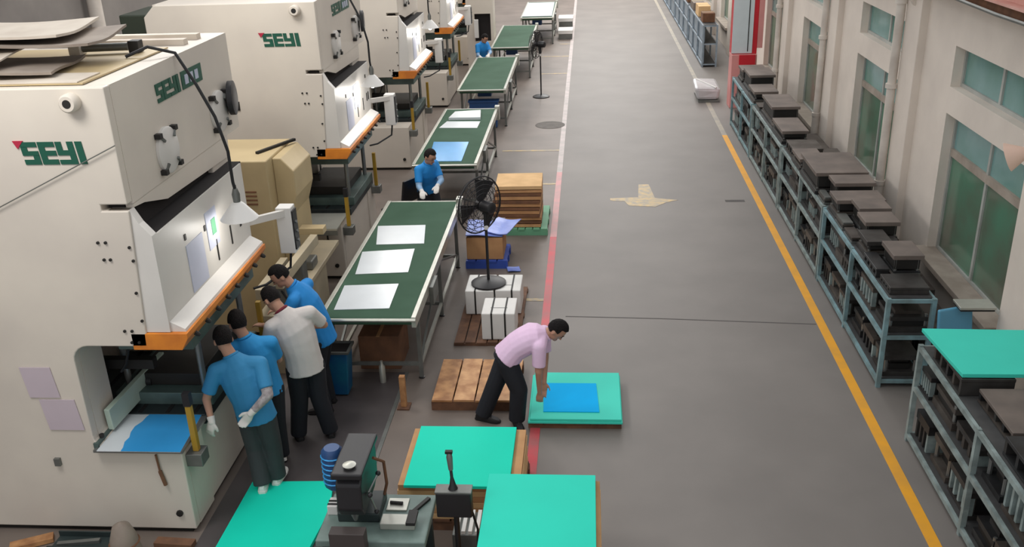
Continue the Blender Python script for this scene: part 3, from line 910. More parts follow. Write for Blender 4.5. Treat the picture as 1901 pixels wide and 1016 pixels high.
# stacks of white boards far away beside the aisle
for (x0, x1, y0, y1, z, lab) in ((-1.03, -0.56, 33.5, 34.3, 0.5, 'far white board pile beside the farthest conveyor, taller one'),
                                 (-1.0, -0.55, 32.1, 32.8, 0.3, 'far white board pile beside the farthest conveyor, lower one')):
    t = thing('board_pile', ((x0+x1)/2, (y0+y1)/2, 0), lab, 'pile', 'far board piles')
    MB().box(x0, x1, y0, y1, 0, z-0.12).build('pile_base', M_alud, t)
    MB().box(x0-0.02, x1+0.02, y0-0.02, y1+0.02, z-0.12, z).build('top_boards', M_styro, t, bevel=0.008)


# ------------------------------------------------------------------ stacks on the floor
def board(x0, x1, y0, y1, z0, z1, m, lab, cat='board', group=None, name='green_board', rot=0.0):
    cx, cy = (x0+x1)/2, (y0+y1)/2
    o = MB().box(x0, x1, y0, y1, z0, z1).build(name, m, loc=(cx, cy, z0), bevel=0.003)
    o.rotation_euler.z = rot
    return tag(o, lab, cat, group)


def pallet(x0, x1, y0, y1, h, m, lab, planks=6, name='wooden_pallet', m2=None, cat='pallet', along_y=True):
    t = thing(name, ((x0+x1)/2, (y0+y1)/2, 0), lab, cat)
    w = (x1-x0)
    for k in range(3):
        yy = y0+0.06+(y1-y0-0.12)*k/2
        MB().box(x0, x1, yy-0.05, yy+0.05, 0, h-0.022).build('stringer', M_wood3 if m2 else m, t)
    pw = w/planks
    for k in range(planks):
        g = 0.008
        MB().box(x0+k*pw+g, x0+(k+1)*pw-g, y0+0.01*(k % 2), y1-0.012*((k+1) % 2), h-0.022, h).build('plank', (m2 if (m2 and k % 2) else m), t)
    return t


# lilac man's stack: pallet, two green boards, blue film sheet
pallet(-0.62, 0.32, 8.16, 9.1, 0.07, M_wood3, 'low dark pallet under the two green boards by the lilac shirted man', 6)
board(-0.62, 0.33, 8.14, 9.10, 0.071, 0.095, M_green3, 'lower of two green boards by the lilac shirted man')
board(-0.60, 0.32, 8.15, 9.11, 0.097, 0.122, M_green3, 'green board carrying the bright blue sheet beside the red line')
sheet([(-0.47, 8.28), (0.10, 8.28), (0.07, 8.86), (-0.49, 8.86)], 0.123, M_bluef2, 'bright blue film sheet on the green board being handled', None, 0.008, 'film_sheet')
# middle stack
pallet(-1.66, -0.56, 6.52, 7.42, 0.12, M_wood3, 'wooden pallet under the middle green board stack', 7)
for k in range(6):
    z = 0.121+0.058*k
    board(-1.64+0.01*(k % 3), -0.575-0.008*(k % 2), 6.53, 7.41, z, z+0.055, M_card if k % 2 else M_card2,
          'brown cardboard layer of the middle stack, number %s from the floor' % ('one', 'two', 'three', 'four', 'five', 'six')[k], 'cardboard', 'cardboard layers of the middle stack', 'cardboard_layer', 0.0)
board(-1.56, -0.67, 6.48, 7.40, 0.472, 0.50, M_green, 'green board on top of the middle cardboard stack', rot=0.0)
# right stack, cut by the lower picture edge
pallet(-0.80, 0.09, 5.2, 6.24, 0.12, M_wood3, 'wooden pallet under the tall green board stack at the bottom', 6)
for k in range(8):
    z = 0.121+0.08*k
    board(-0.78, 0.085-0.006*(k % 3), 5.22, 6.22, z, z+0.077, M_card if k % 2 else M_card2,
          'brown cardboard layer of the tall front stack, number %s from the floor' % ('one', 'two', 'three', 'four', 'five', 'six', 'seven', 'eight')[k], 'cardboard', 'cardboard layers of the tall stack', 'cardboard_layer')
board(-0.80, 0.045, 5.22, 6.24, 0.762, 0.80, M_green2, 'large pale green board topping the tall stack at the bottom edge')
# left board on the floor
o = MB().quadslab([(-3.16, 5.3), (-2.42, 5.3), (-2.30, 6.73), (-2.38, 7.15), (-3.14, 7.12)], 0.012, 0.05).build('green_board', M_green, loc=(-2.8, 6.2, 0.012), bevel=0.003)
tag(o, 'green board on the floor under the feet of the man in charcoal trousers', 'board')
# ragged clear film at the edge of that board
bent_sheet('plastic_film', M_plastic, -2.62, -2.22, 5.85, 6.05, 0.082, 0.02, 0.5, 0.004, 'crumpled clear film on the edge of the floor level green board', 'film', 0.5)
# wooden pallet behind the lilac man
pallet(-1.66, -0.74, 8.48, 9.40, 0.13, M_wood, 'bare wooden pallet behind the legs of the lilac shirted man', 4, 'wooden_pallet', M_wood2)

# white strapped cartons
def carton(x0, x1, y0, y1, z0, z1, lab, straps=(0.3, 0.7)):
    t = thing('strapped_carton', ((x0+x1)/2, (y0+y1)/2, z0), lab, 'carton', 'white strapped cartons')
    MB().box(x0, x1, y0, y1, z0, z1).build('carton_body', M_styro, t, bevel=0.012)
    for s in straps:
        x = x0+(x1-x0)*s
        b = MB()
        e = 0.004
        b.box(x-0.010, x+0.010, y0-e, y0, z0, z1+e).box(x-0.010, x+0.010, y1, y1+e, z0, z1+e).box(x-0.010, x+0.010, y0, y1, z1, z1+e)
        b.build('strap', M_hole, t)
    MB().box(x0+0.1, x1-0.1, y0+0.16, y0+0.17, z1, z1+0.003).build('lid_seam', M_alud, t)
    return t


pallet(-1.62, -0.82, 9.95, 11.6, 0.05, M_wood3, 'flat dark wooden pallet under the white strapped cartons', 6)
carton(-1.28, -0.88, 10.02, 10.48, 0.055, 0.40, 'white strapped carton nearest to the lilac shirted man')
carton(-1.56, -1.20, 10.72, 11.25, 0.055, 0.38, 'white strapped carton at the left under the black fan', (0.35,))
carton(-1.18, -0.86, 10.74, 11.25, 0.055, 0.38, 'white strapped carton at the right under the black fan', (0.65,))


def fan(x, y, z0, zc, R, face, lab, tilt=0.0):
    t = thing('standing_fan', (x, y, z0), lab, 'fan')
    MB().lathe([(0, 0), (R*0.62, 0), (R*0.62, 0.02), (R*0.5, 0.04), (0.05, 0.06), (0, 0.06)], (x, y, z0), 24).build('base', M_black, t, smooth=True)
    MB().tube([(x, y, z0+0.05), (x, y, zc-R*0.55)], 0.018, 10).build('pole', M_black, t, smooth=True)
    MB().tube([(x, y, zc-R*0.75), (x, y, zc)], 0.026, 10).build('upper_pole', M_rubber, t, smooth=True)
    d = Vector((math.cos(face), math.sin(face), tilt)).normalized()
    c = Vector((x, y, zc))
    MB().tube([c-d*0.14, c-d*0.12, c+d*0.04, c+d*0.06], [0.05, 0.075, 0.075, 0.05], 14).build('motor', M_black, t, smooth=True)
    MB().lathe([(0, 0), (0.03, 0), (0.03, 0.025), (0, 0.03)], (x, y, zc-R*0.75), 10, (0.3, -1, 0)).build('knob', M_white, t, smooth=True)
    fc = c+d*0.10
    a = d.orthogonal().normalized()
    b = d.cross(a)
    for k in range(3):
        an = 2*math.pi*k/3+0.4
        u = a*math.cos(an)+b*math.sin(an)
        w = d.cross(u)
        P = []
        for s in (-1, 1):
            P += [fc+u*0.05+w*0.03-d*0.02+d*0.003*s, fc+u*R*0.85+w*0.14*R/0.3-d*0.03+d*0.003*s, fc+u*R*0.88-w*0.10*R/0.3+d*0.03+d*0.003*s, fc+u*0.05-w*0.03+d*0.02+d*0.003*s]
        MB().hexa(P[:4], P[4:]).build('blade', M_black, t)
    MB().lathe([(0, -0.03), (0.06, -0.03), (0.06, 0.03), (0, 0.05)], fc, 14, d).build('hub', M_black, t, smooth=True)
    g = MB()
    for off, rr in ((0.0, R), (0.07, R*0.9), (-0.05, R*0.9), (0.09, R*0.6), (-0.06, R*0.6), (0.095, R*0.3), (0.08, R*0.75), (0.094, R*0.45), (-0.06, R*0.75), (-0.06, R*0.45)):
        g.torus(fc+d*off, rr, 0.004 if rr < R else 0.010, d, 28, 5)
    for k in range(16):
        an = 2*math.pi*k/16
        u = a*math.cos(an)+b*math.sin(an)
        g.tube([fc+u*0.06+d*0.095, fc+u*R*0.6+d*0.09, fc+u*R*0.9+d*0.07, fc+u*R], 0.003, 4)
        g.tube([fc+u*0.08-d*0.06, fc+u*R*0.6-d*0.06, fc+u*R*0.9-d*0.05, fc+u*R], 0.003, 4)
    g.build('guard', M_black, t, smooth=True)
    return t


fan(-1.28, 10.95, 0.385, 1.42, 0.36, math.radians(140), 'black standing fan on the white strapped cartons beside the nearest conveyor')
fan(-1.19, 23.44, 0, 1.30, 0.34, math.radians(160), 'black standing fan on the floor beside the fourth conveyor')

# box under blue film beyond the cartons
t = thing('cardboard_box', (-1.55, 12.65, 0.13), 'brown cardboard box topped with blue film beside the nearest conveyor', 'box')
MB().box(-1.74, -1.22, 12.38, 12.95, 0.13, 0.46).build('box_body', M_card, t, bevel=0.006)
MB().box(-1.745, -1.215, 12.64, 12.69, 0.455, 0.464).build('tape', M_card2, t)
pallet(-1.76, -1.16, 12.33, 13.0, 0.125, M_bpal, 'blue plastic pallet under the brown box with blue film', 4, 'plastic_pallet')
bent_sheet('blue_wrap', M_lilacf, -1.76, -1.24, 12.36, 13.02, 0.485, 0.014, 0.7, 0.012, 'blue film heap covering the brown box, larger left piece', 'film', 0.06)
bent_sheet('blue_wrap', M_lilacf, -1.42, -1.06, 12.38, 12.96, 0.53, 0.018, 2.0, 0.012, 'folded blue film piece at the right of the brown box', 'film', -0.3)
bent_sheet('blue_wrap', M_lilacf, -1.16, -0.98, 12.2, 12.36, 0.015, 0.006, 0.7, 0.012, 'small scrap of blue film on the floor beside the brown box', 'film', 0.2)

# cardboard stack on green pallet
pallet(-1.34, -0.64, 13.66, 14.78, 0.11, M_gpal, 'pale green pallet under the flattened cardboard stack', 6, 'plastic_pallet')
ordn = ['lowest', 'second lowest', 'third lowest', 'fourth lowest', 'fifth lowest', 'sixth lowest', 'seventh from the pallet', 'eighth from the pallet', 'ninth from the pallet', 'third from the top', 'second from the top', 'topmost']
for k in range(12):
    z = 0.115+0.055*k
    j = random.uniform(-0.02, 0.02)
    th = random.uniform(0.036, 0.05)
    board(-1.46+j+(0.16 if k < 3 else 0), -0.74+j*0.7, 13.74+j, 14.46-j, z, z+0.0545 if k == 11 else z+th+0.004, M_card2 if k == 11 else (M_card3 if k % 2 else M_card),
          'flattened cardboard sheet, %s in the stack on the pale green pallet' % ordn[k], 'cardboard', 'flattened cardboard stack', 'cardboard_sheet', j*1.5)

# under and beside the nearest conveyor
t = thing('cardboard_box', (-2.4, 9.62, 0), 'brown cardboard box under the near end of the nearest conveyor', 'box')
MB().box(-2.62, -2.15, 9.38, 9.9, 0, 0.42).build('box_body', M_card3, t, bevel=0.006)
MB().box(-2.41, -2.37, 9.375, 9.9, 0.418, 0.424).build('tape', M_card, t)
o = MB().tube([(-2.3, 9.08, 0.006), (-2.3, 9.08, 0.2), (-2.3, 9.08, 0.23), (-2.3, 9.08, 0.27)], [0.035, 0.035, 0.015, 0.015], 12).build('water_bottle', M_alu, smooth=True)
tag(o, 'small pale bottle standing before the box under the conveyor', 'bottle')
t = thing('plastic_bin', (-2.74, 8.86, 0), 'teal blue plastic bin behind the white shirted man', 'bin')
MB().hexa([(-2.86, 8.76, 0.02), (-2.62, 8.76, 0.02), (-2.62, 8.96, 0.02), (-2.86, 8.96, 0.02)], [(-2.90, 8.74, 0.54), (-2.58, 8.74, 0.54), (-2.58, 8.98, 0.54), (-2.90, 8.98, 0.54)]).build('bin_body', M_tealcrate, t, bevel=0.008)
rim = MB()
rim.box(-2.92, -2.56, 8.72, 8.745, 0.535, 0.56).box(-2.92, -2.56, 8.975, 9.0, 0.535, 0.56).box(-2.92, -2.895, 8.745, 8.975, 0.535, 0.56).box(-2.585, -2.56, 8.745, 8.975, 0.535, 0.56)
rim.build('rim', M_alud, t)
MB().box(-2.89, -2.59, 8.75, 8.97, 0.541, 0.545).build('bin_opening', M_dark, t)
t = thing('wooden_post', (-1.96, 8.55, 0), 'short orange brown wooden post before the near end of the nearest conveyor', 'post')
MB().box(-1.995, -1.935, 8.52, 8.58, 0.02, 0.38).build('post', M_wood, t, bevel=0.004)
MB().box(-2.03, -1.90, 8.48, 8.62, 0, 0.02).build('foot', M_wood3, t)
t = thing('leaning_carton', (-3.0, 9.16, 0), 'brown carton standing beside the near left corner of the nearest conveyor', 'carton')
MB().hexa([(-3.08, 9.04, 0.0), (-2.91, 9.04, 0.0), (-2.91, 9.26, 0.0), (-3.08, 9.26, 0.0)], [(-3.07, 9.08, 0.70), (-2.92, 9.08, 0.74), (-2.92, 9.28, 0.74), (-3.07, 9.28, 0.70)]).build('carton_body', M_card3, t, bevel=0.005)
MB().bar((-2.98, 9.05, 0.35), (-2.95, 9.07, 0.70), 0.02, 0.012).build('tape', M_sheet, t)

# black chair by the second conveyor
def chair(x, y, rz, lab, m, mleg):
    t = thing('work_chair', (x, y, 0), lab, 'chair')
    c, s = math.cos(rz), math.sin(rz)

    def T(mb):
        mb.v = [(x+c*p[0]-s*p[1], y+s*p[0]+c*p[1], p[2]) for p in mb.v]
        return mb
    T(MB().box(-.22, .22, -.22, .22, 0.43, 0.48)).build('seat', m, t, bevel=0.02)
    T(MB().hexa([(-.21, .19, .6), (.21, .19, .6), (.21, .23, .6), (-.21, .23, .6)], [(-.20, .25, .98), (.20, .25, .98), (.20, .29, .98), (-.20, .29, .98)])).build('backrest', m, t, bevel=0.015)
    for sx in (-1, 1):
        T(MB().tube([(sx*.19, -.19, 0), (sx*.19, -.18, .44)], 0.014, 8)).build('leg', mleg, t, smooth=True)
        T(MB().tube([(sx*.19, .24, 0), (sx*.19, .19, .44), (sx*.19, .21, .62), (sx*.18, .26, .9)], 0.014, 8)).build('leg', mleg, t, smooth=True)
    T(MB().tube([(-.19, -.185, .2), (.19, -.185, .2)], 0.010, 6)).build('stretcher', mleg, t, smooth=True)
    return t


chair(-2.92, 13.70, math.radians(-120), 'black work chair left of the man at the second conveyor', M_black, M_alud)
chair(3.80, 8.72, math.radians(20), 'light blue plastic chair against the wall below the nearest window', M_bchair, M_bchair)
t = thing('metal_tray', (3.9, 8.9, 1.0), 'small white and dark tray on the blue chair back below the window', 'tray')
MB().box(3.72, 4.05, 8.86, 9.06, 0.985, 1.005).build('tray_base', M_hole, t)
MB().box(3.71, 4.06, 8.85, 9.07, 1.005, 1.03).build('tray_top', M_alu, t, bevel=0.004)

# ------------------------------------------------------------------ foreground tapping machine
t = thing('drill_press', (-1.6, 5.8, 0), 'dark bench drilling machine with blue motor at the bottom of the picture', 'machine')
tb = MB().box(-2.02, -1.20, 5.48, 6.06, 0.66, 0.72).build('table_top', M_machg, t, bevel=0.01)
MB().box(-1.98, -1.24, 5.50, 6.02, 0.60, 0.66).build('table_frame', M_machd, t, bevel=0.006)
for x in (-1.95, -1.27):
    for y in (5.53, 5.99):
        lg = MB().box(x-0.03, x+0.03, y-0.03, y+0.03, 0, 0.60).build('leg', M_machd, t)
MB().box(-1.95, -1.30, 5.75, 5.99, 0.18, 0.22).build('lower_shelf', M_machd, t)
MB().box(-1.90, -1.58, 5.70, 6.0, 0.72, 0.80).build('machine_base', M_machd, t, bevel=0.01)
MB().tube([(-1.74, 5.92, 0.78), (-1.74, 5.92, 1.2)], 0.05, 14).build('column', M_steel, t, smooth=True)
hd = MB().prism([(5.55, .90), (5.50, .98), (5.52, 1.18), (5.60, 1.24), (6.0, 1.24), (6.04, 1.18), (6.02, .96), (5.9, .90)], 'x', -1.83, -1.64).build('head', M_black, t, bevel=0.015)
MB().box(-1.85, -1.62, 5.50, 6.05, 1.24, 1.29).build('belt_cover', M_black, hd, bevel=0.012)
MB().lathe([(0, 0), (0.035, 0), (0.05, 0.02), (0.02, 0.03), (0, 0.03)], (-1.73, 5.60, 1.29), 14).build('cover_knob', M_alu, hd, smooth=True)
MB().tube([(-1.73, 5.60, 0.82), (-1.73, 5.60, 0.87), (-1.73, 5.60, 0.92)], [0.012, 0.03, 0.03], 12).build('spindle', M_steel, t, smooth=True)
mo = MB().tube([(-1.96, 5.95, .86), (-1.96, 5.95, .89), (-1.96, 5.95, 1.19), (-1.96, 5.95, 1.22)], [0.06, 0.085, 0.085, 0.06], 18).build('motor', M_motorb, t, smooth=True)
for k in range(6):
    MB().torus((-1.96, 5.95, .93+0.045*k), 0.086, 0.007, (0, 0, 1), 18, 4).build('cooling_fin', M_bluef, mo)
for k in range(3):
    an = 2*math.pi*k/3+0.5
    p = Vector((-1.63, 5.66, 1.02))
    q = p+Vector((0.05, 0.16*math.cos(an), 0.16*math.sin(an)))
    h = MB().tube([p, q], 0.008, 6).build('feed_lever', M_steel, t, smooth=True)
    MB().ell(q, 0.02, 0.02, 0.02).build('lever_knob', M_black, h, smooth=True)
MB().tube([(-1.62, 5.85, 1.2), (-1.56, 5.92, 1.12), (-1.56, 5.95, 0.9), (-1.6, 5.95, 0.75)], 0.012, 6).build('power_cable', M_card3, t, smooth=True)
# vise and parts on the table
vs = MB().box(-1.56, -1.30, 5.62, 5.74, 0.72, 0.775).build('fixture_bar', M_alu, t, bevel=0.004)
MB().box(-1.36, -1.29, 5.60, 5.76, 0.775, 0.80).build('clamp_block', M_hole, vs)
MB().box(-1.56, -1.40, 5.84, 5.99, 0.72, 0.735).build('fixture_plate', M_alu, t, bevel=0.003)
MB().tube([(-1.54, 5.92, 0.745), (-1.44, 5.91, 0.745)], 0.014, 8).build('clamp_screw', M_hole, t, smooth=True)
MB().bar((-1.36, 5.80, 0.73), (-1.25, 6.0, 0.73), 0.03, 0.02).build('strap_clamp', M_hole, t)
MB().box(-2.0, -1.92, 5.78, 5.90, 0.72, 0.80).build('switch_box', M_white, t, bevel=0.006)
for k in range(2):
    MB().box(-2.0, -1.92, 5.80+0.04*k, 5.815+0.04*k, 0.80, 0.806).build('switch_strip', M_hole, t)
MB().box(-1.88, -1.62, 5.38, 5.475, 0.40, 0.86).build('front_panel', M_card3b, t, bevel=0.005)
# paper sacks under the table
for (x, lab) in ((-1.50, 'white striped sack under the drilling table, left one'), (-1.36, 'white striped sack under the drilling table, right one')):
    k = thing('paper_sack', (x, 5.5, 0), lab, 'sack')
    MB().hexa([(x-.06, 5.38, 0), (x+.06, 5.38, 0), (x+.06, 5.50, 0), (x-.06, 5.50, 0)], [(x-.055, 5.40, .42), (x+.055, 5.40, .42), (x+.055, 5.46, .42), (x-.055, 5.46, .42)]).build('sack_body', M_styro, k, bevel=0.02)
    MB().bar((x-.04, 5.379, .05), (x+.02, 5.392, .40), 0.018, 0.006).build('stripe', M_hole, k)

# black control box on its stand
t = thing('control_stand', (-1.05, 5.9, 0), 'black control box on a pole with an upright handle, beside the drilling machine', 'control box')
MB().box(-1.16, -0.89, 5.80, 5.90, 0.70, 0.92).build('box_body', M_black, t, bevel=0.01)
MB().box(-1.165, -0.885, 5.795, 5.905, 0.92, 0.935).build('box_lid', M_alud, t, bevel=0.004)
MB().tube([(-1.02, 5.86, 0.02), (-1.02, 5.86, 0.70)], 0.022, 10).build('pole', M_black, t, smooth=True)
MB().lathe([(0, 0), (0.17, 0), (0.17, 0.015), (0.04, 0.03), (0, 0.03)], (-1.02, 5.86, 0), 20).build('base', M_black, t, smooth=True)
hn = MB().tube([(-1.03, 5.85, 0.93), (-1.03, 5.85, 0.97), (-1.035, 5.86, 1.03), (-1.04, 5.87, 1.10)], [0.04, 0.025, 0.012, 0.012], 10).build('stalk', M_black, t, smooth=True)
MB().tube([(-1.04, 5.87, 1.09), (-1.045, 5.875, 1.20), (-1.045, 5.88, 1.23)], [0.018, 0.024, 0.018], 10).build('grip', M_alud, hn, smooth=True)
MB().box(-1.075, -1.02, 5.865, 5.895, 1.23, 1.25).build('grip_head', M_hole, hn)
MB().tube([(-0.90, 5.85, 0.75), (-0.86, 5.86, 0.55), (-0.88, 5.9, 0.2), (-0.93, 5.88, 0.02)], 0.010, 6).build('cable', M_rubber, t, smooth=True)
t = thing('parts_crate', (-0.95, 6.15, 0), 'grey carton of parts behind the black control box', 'box')
MB().box(-1.10, -0.86, 6.05, 6.35, 0.0, 0.34).build('box_body', M_alud, t, bevel=0.006)
for k in range(4):
    MB().box(-1.08+0.055*k, -1.05+0.055*k, 6.06, 6.34, 0.34, 0.37).build('divider', M_styro, t)
t = thing('canvas_bundle', (-3.98, 6.02, 0), 'brown rounded bundle standing before the foot of the nearest press', 'bundle')
MB().lathe([(0, 0), (0.12, 0), (0.13, 0.06), (0.11, 0.24), (0.07, 0.36), (0, 0.40)], (-3.85, 6.05, 0), 16).build('bundle_body', M_tarp, t, smooth=True)
MB().torus((-3.85, 6.05, 0.20), 0.118, 0.008, (0, 0, 1), 18, 5).build('tie', M_card3, t, smooth=True)
o = MB().bar((-3.70, 6.26, 0.03), (-3.36, 6.24, 0.03), 0.09, 0.05).build('wooden_offcut', M_wood3)
tag(o, 'dark wooden offcut on the floor at the foot of the nearest press', 'offcut')
o = MB().bar((-3.62, 6.10, 0.02), (-3.30, 6.08, 0.02), 0.07, 0.03).build('steel_strip', M_alu)
tag(o, 'pale steel strip on the floor before the dark wooden offcut', 'strip')
t = thing('scrap_tray', (-4.35, 6.2, 0), 'dark scrap tray on the floor left of the brown bundle', 'tray')
MB().box(-4.60, -4.08, 6.12, 6.34, 0, 0.02).build('tray_base', M_machd, t)
MB().box(-4.60, -4.08, 6.12, 6.135, 0.02, 0.07).build('tray_side', M_machd, t)
MB().box(-4.60, -4.08, 6.325, 6.34, 0.02, 0.07).build('tray_side', M_machd, t)
MB().bar((-4.55, 6.2, 0.035), (-4.2, 6.26, 0.035), 0.04, 0.03).build('scrap_bar', M_alud, t)
o = MB().bar((-4.95, 6.15, 0.03), (-4.64, 6.3, 0.03), 0.10, 0.04).build('wooden_offcut', M_wood)
tag(o, 'pale wooden offcut on the floor at the lower left picture corner', 'offcut')

# ------------------------------------------------------------------ racks and dies
def make_rack(y0, y1, posts, x0, x1, levels, m, lab, ztop=None, near_end=True):
    t = thing('storage_rack', ((x0+x1)/2, (y0+y1)/2, 0), lab, 'rack', 'die racks along the window wall')
    pw = 0.045
    top = ztop or levels[-1]
    for y in posts:
        for x in (x0+pw/2, x1-pw/2):
            MB().box(x-pw/2, x+pw/2, y-pw/2, y+pw/2, 0, top).build('post', m, t)
        for z in levels:
            MB().box(x0+pw, x1-pw, y-0.015, y+0.015, z-0.05, z-0.012).build('end_rail', m, t)
    for z in levels:
        for x in (x0+0.016, x1-0.016):
            for a, b in zip(posts[:-1], posts[1:]):
                MB().box(x-0.016, x+0.016, a+pw/2, b-pw/2, z-0.055, z-0.010).build('beam', m, t)
        MB().box(x0+0.033, x1-0.033, y0+0.03, y1-0.03, z-0.016, z-0.001).build('shelf', M_shelf, t)
    return t


def make_die(kind, seed):
    """die set about 1 x 1 x 1 in local units centred on x,y, resting on z=0"""
    rnd = random.Random(seed)
    D = DIEM[kind % 3]
    t = thing('stamping_die', (0, 0, 0), '', 'die')
    if kind % 4 == 0:        # two plates and four posts
        MB().box(-.5, .5, -.5, .5, 0, .2).build('lower_plate', D, t)
        MB().box(-.48, .48, -.48, .48, .78, 1).build('upper_plate', D, t)
        MB().box(-.3, .3, -.32, .32, .2, .48).build('die_block', M_diedk, t)
        MB().box(-.26, .26, -.28, .28, .52, .78).build('punch_block', M_diedk, t)
        for sx in (-1, 1):
            for sy in (-1, 1):
                MB().tube([(sx*.4, sy*.4, .2), (sx*.4, sy*.4, .78)], .05, 8).build('guide_post', M_steel, t, smooth=True)
    elif kind % 4 == 1:      # plate on parallel bars
        MB().box(-.5, .5, -.5, .5, .55, .8).build('plate', D, t)
        for k in range(4):
            y = -.45+.28*k
            MB().box(-.48, .48, y, y+.1, 0, .55).build('parallel_bar', M_rackn if k == 0 else DIEM[(kind+1) % 3], t)
        MB().box(-.35, .35, -.3, .35, .8, 1).build('die_block', M_diedk, t)
    elif kind % 4 == 2:      # stepped solid block
        MB().box(-.5, .5, -.5, .5, 0, .3).build('base_plate', D, t)
        MB().box(-.42, .42, -.44, .44, .3, .62).build('die_block', M_diedk, t)
        MB().box(-.46, .46, -.48, .48, .62, .82).build('stripper_plate', D, t)
        MB().box(-.3, .35, -.3, .25, .82, 1).build('shank_plate', DIEM[(kind+1) % 3], t)
        MB().tube([(0.42, -.42, .3), (0.42, -.42, .95)], .04, 8).build('guide_post', M_steel, t, smooth=True)
        MB().tube([(-.42, -.42, .3), (-.42, -.42, .95)], .04, 8).build('guide_post', M_steel, t, smooth=True)
    else:                    # channel with ribs
        MB().box(-.5, .5, -.5, .5, .8, 1).build('top_plate', D, t)
        MB().box(-.5, .5, -.5, .5, 0, .14).build('base_plate', D, t)
        for k in range(5):
            y = -.48+.22*k
            MB().box(-.49, -.36, y, y+.07, .14, .8).build('rib', M_rackn, t)
        MB().box(-.3, .42, -.42, .42, .14, .8).build('core_block', M_diedk, t)
    return t


PROT = {}
DIEN = [0]


def place_die(x, y, z, sx, sy, sz, lab, group, kind=None, topm=None, rz=0.0):
    k = DIEN[0] if kind is None else kind
    DIEN[0] += 1
    key = k % 12
    if key not in PROT:
        o = make_die(key, key)
        PROT[key] = o
    else:
        o = copy_tree(PROT[key])
    o.location = (x, y, z)
    o.scale = (sx, sy, sz)
    o.rotation_euler.z = rz
    tag(o, lab, 'die', group)
    return o


RX0, RX1 = 3.05, 3.55
LV = [0.10, 0.62, 1.04]
RACKS = [('near', 5.2, 8.03, [5.2, 6.61, 8.03], M_rackn, 'grey green rack of dies nearest to the camera, under the green board', 'rack nearest to the camera'),
         ('second', 9.05, 11.92, [9.06, 10.5, 11.9], M_rack, 'light blue rack of dies, second from the camera', 'second rack from the camera'),
         ('third', 11.98, 14.85, [12.0, 13.4, 14.83], M_rackn, 'grey green rack of dies, third from the camera', 'third rack from the camera'),
         ('fourth', 14.92, 17.75, [14.94, 16.34, 17.73], M_rackn, 'grey green rack of dies, fourth from the camera', 'fourth rack from the camera'),
         ('fifth', 17.85, 20.4, [17.87, 19.1, 20.38], M_rack, 'worn blue rack of dies, fifth from the camera, before the red cabinet', 'fifth rack from the camera')]
ORD = ['first', 'second', 'third', 'fourth', 'fifth', 'sixth', 'seventh', 'eighth', 'ninth', 'tenth']
for ri, (nm, a, b, posts, m, lab, where) in enumerate(RACKS):
    make_rack(a, b, posts, RX0, RX1, LV, m, lab, ztop=1.038)
    for li, z in enumerate(LV[:2]):
        n = 0
        for p, q in zip(posts[:-1], posts[1:]):
            y = p+0.06
            cnt = 3
            while y < q-0.22:
                wy = min(random.uniform(0.34, 0.52), q-0.05-y)
                h = random.uniform(0.20, 0.36)
                wx = random.uniform(0.34, 0.42)
                xx = RX0+0.04+wx/2+random.uniform(0, 0.04)
                place_die(xx, y+wy/2, z, wx, wy, h,
                          '%s steel die from camera on %s shelf of the %s' % (ORD[n], ('bottom', 'middle')[li], where), 'dies on the rack shelves')
                n += 1
                y += wy+random.uniform(0.03, 0.09)

# dies and plates on the rack tops -------------------------------------------------
TOP = [  # x0,x1,y0,y1,z0,z1 label
    (3.08, 3.52, 7.10, 7.75, 1.045, 1.20, 'dark ribbed die on the nearest rack, under the green board'),
    (3.20, 3.68, 6.35, 7.02, 1.045, 1.16, 'broad brown ribbed die on the nearest rack before the green board'),
    (3.10, 3.50, 5.40, 6.25, 1.045, 1.20, 'dark die at the picture edge on the nearest rack'),
    (3.10, 3.50, 9.15, 9.52, 1.045, 1.12, 'low dark die at the near end of the second rack top'),
    (3.24, 3.56, 9.58, 10.03, 1.045, 1.30, 'tall die with a pale flat top, nearest tall one on the second rack'),
    (3.08, 3.22, 9.60, 10.10, 1.045, 1.14, 'narrow low die on the aisle edge of the second rack top'),
    (3.12, 3.40, 10.15, 10.55, 1.045, 1.24, 'dark block die in the middle of the second rack top'),
    (3.22, 3.62, 10.62, 11.0, 1.045, 1.30, 'brown topped tall die in the middle of the second rack'),
    (3.26, 3.64, 11.05, 11.44, 1.045, 1.32, 'brown topped tall die toward the far end of the second rack'),
    (3.10, 3.70, 11.48, 11.88, 1.045, 1.28, 'wide brown topped die at the far end of the second rack'),
    (3.20, 3.72, 12.02, 12.40, 1.045, 1.33, 'wide brown topped die at the near end of the third rack'),
    (3.05, 3.74, 12.45, 13.45, 1.045, 1.34, 'largest flat brown topped die on the third rack'),
    (3.06, 3.42, 13.52, 14.1, 1.045, 1.22, 'low brown plate die on the third rack beyond the largest one'),
    (3.10, 3.55, 14.2, 14.75, 1.045, 1.18, 'low dark die at the far end of the third rack'),
    (3.08, 3.50, 15.0, 15.9, 1.045, 1.25, 'purplish brown flat die at the near end of the fourth rack'),
    (3.12, 3.60, 16.2, 17.2, 1.045, 1.36, 'dark die with a raised grey lid on the fourth rack'),
    (3.10, 3.55, 17.9, 18.6, 1.045, 1.25, 'grey die at the near end of the fifth rack'),
    (3.15, 3.65, 18.8, 19.6, 1.045, 1.38, 'dark die with a pale top on the fifth rack'),
    (3.15, 3.65, 19.75, 20.3, 1.045, 1.30, 'brown flat die at the far end of the fifth rack'),
]
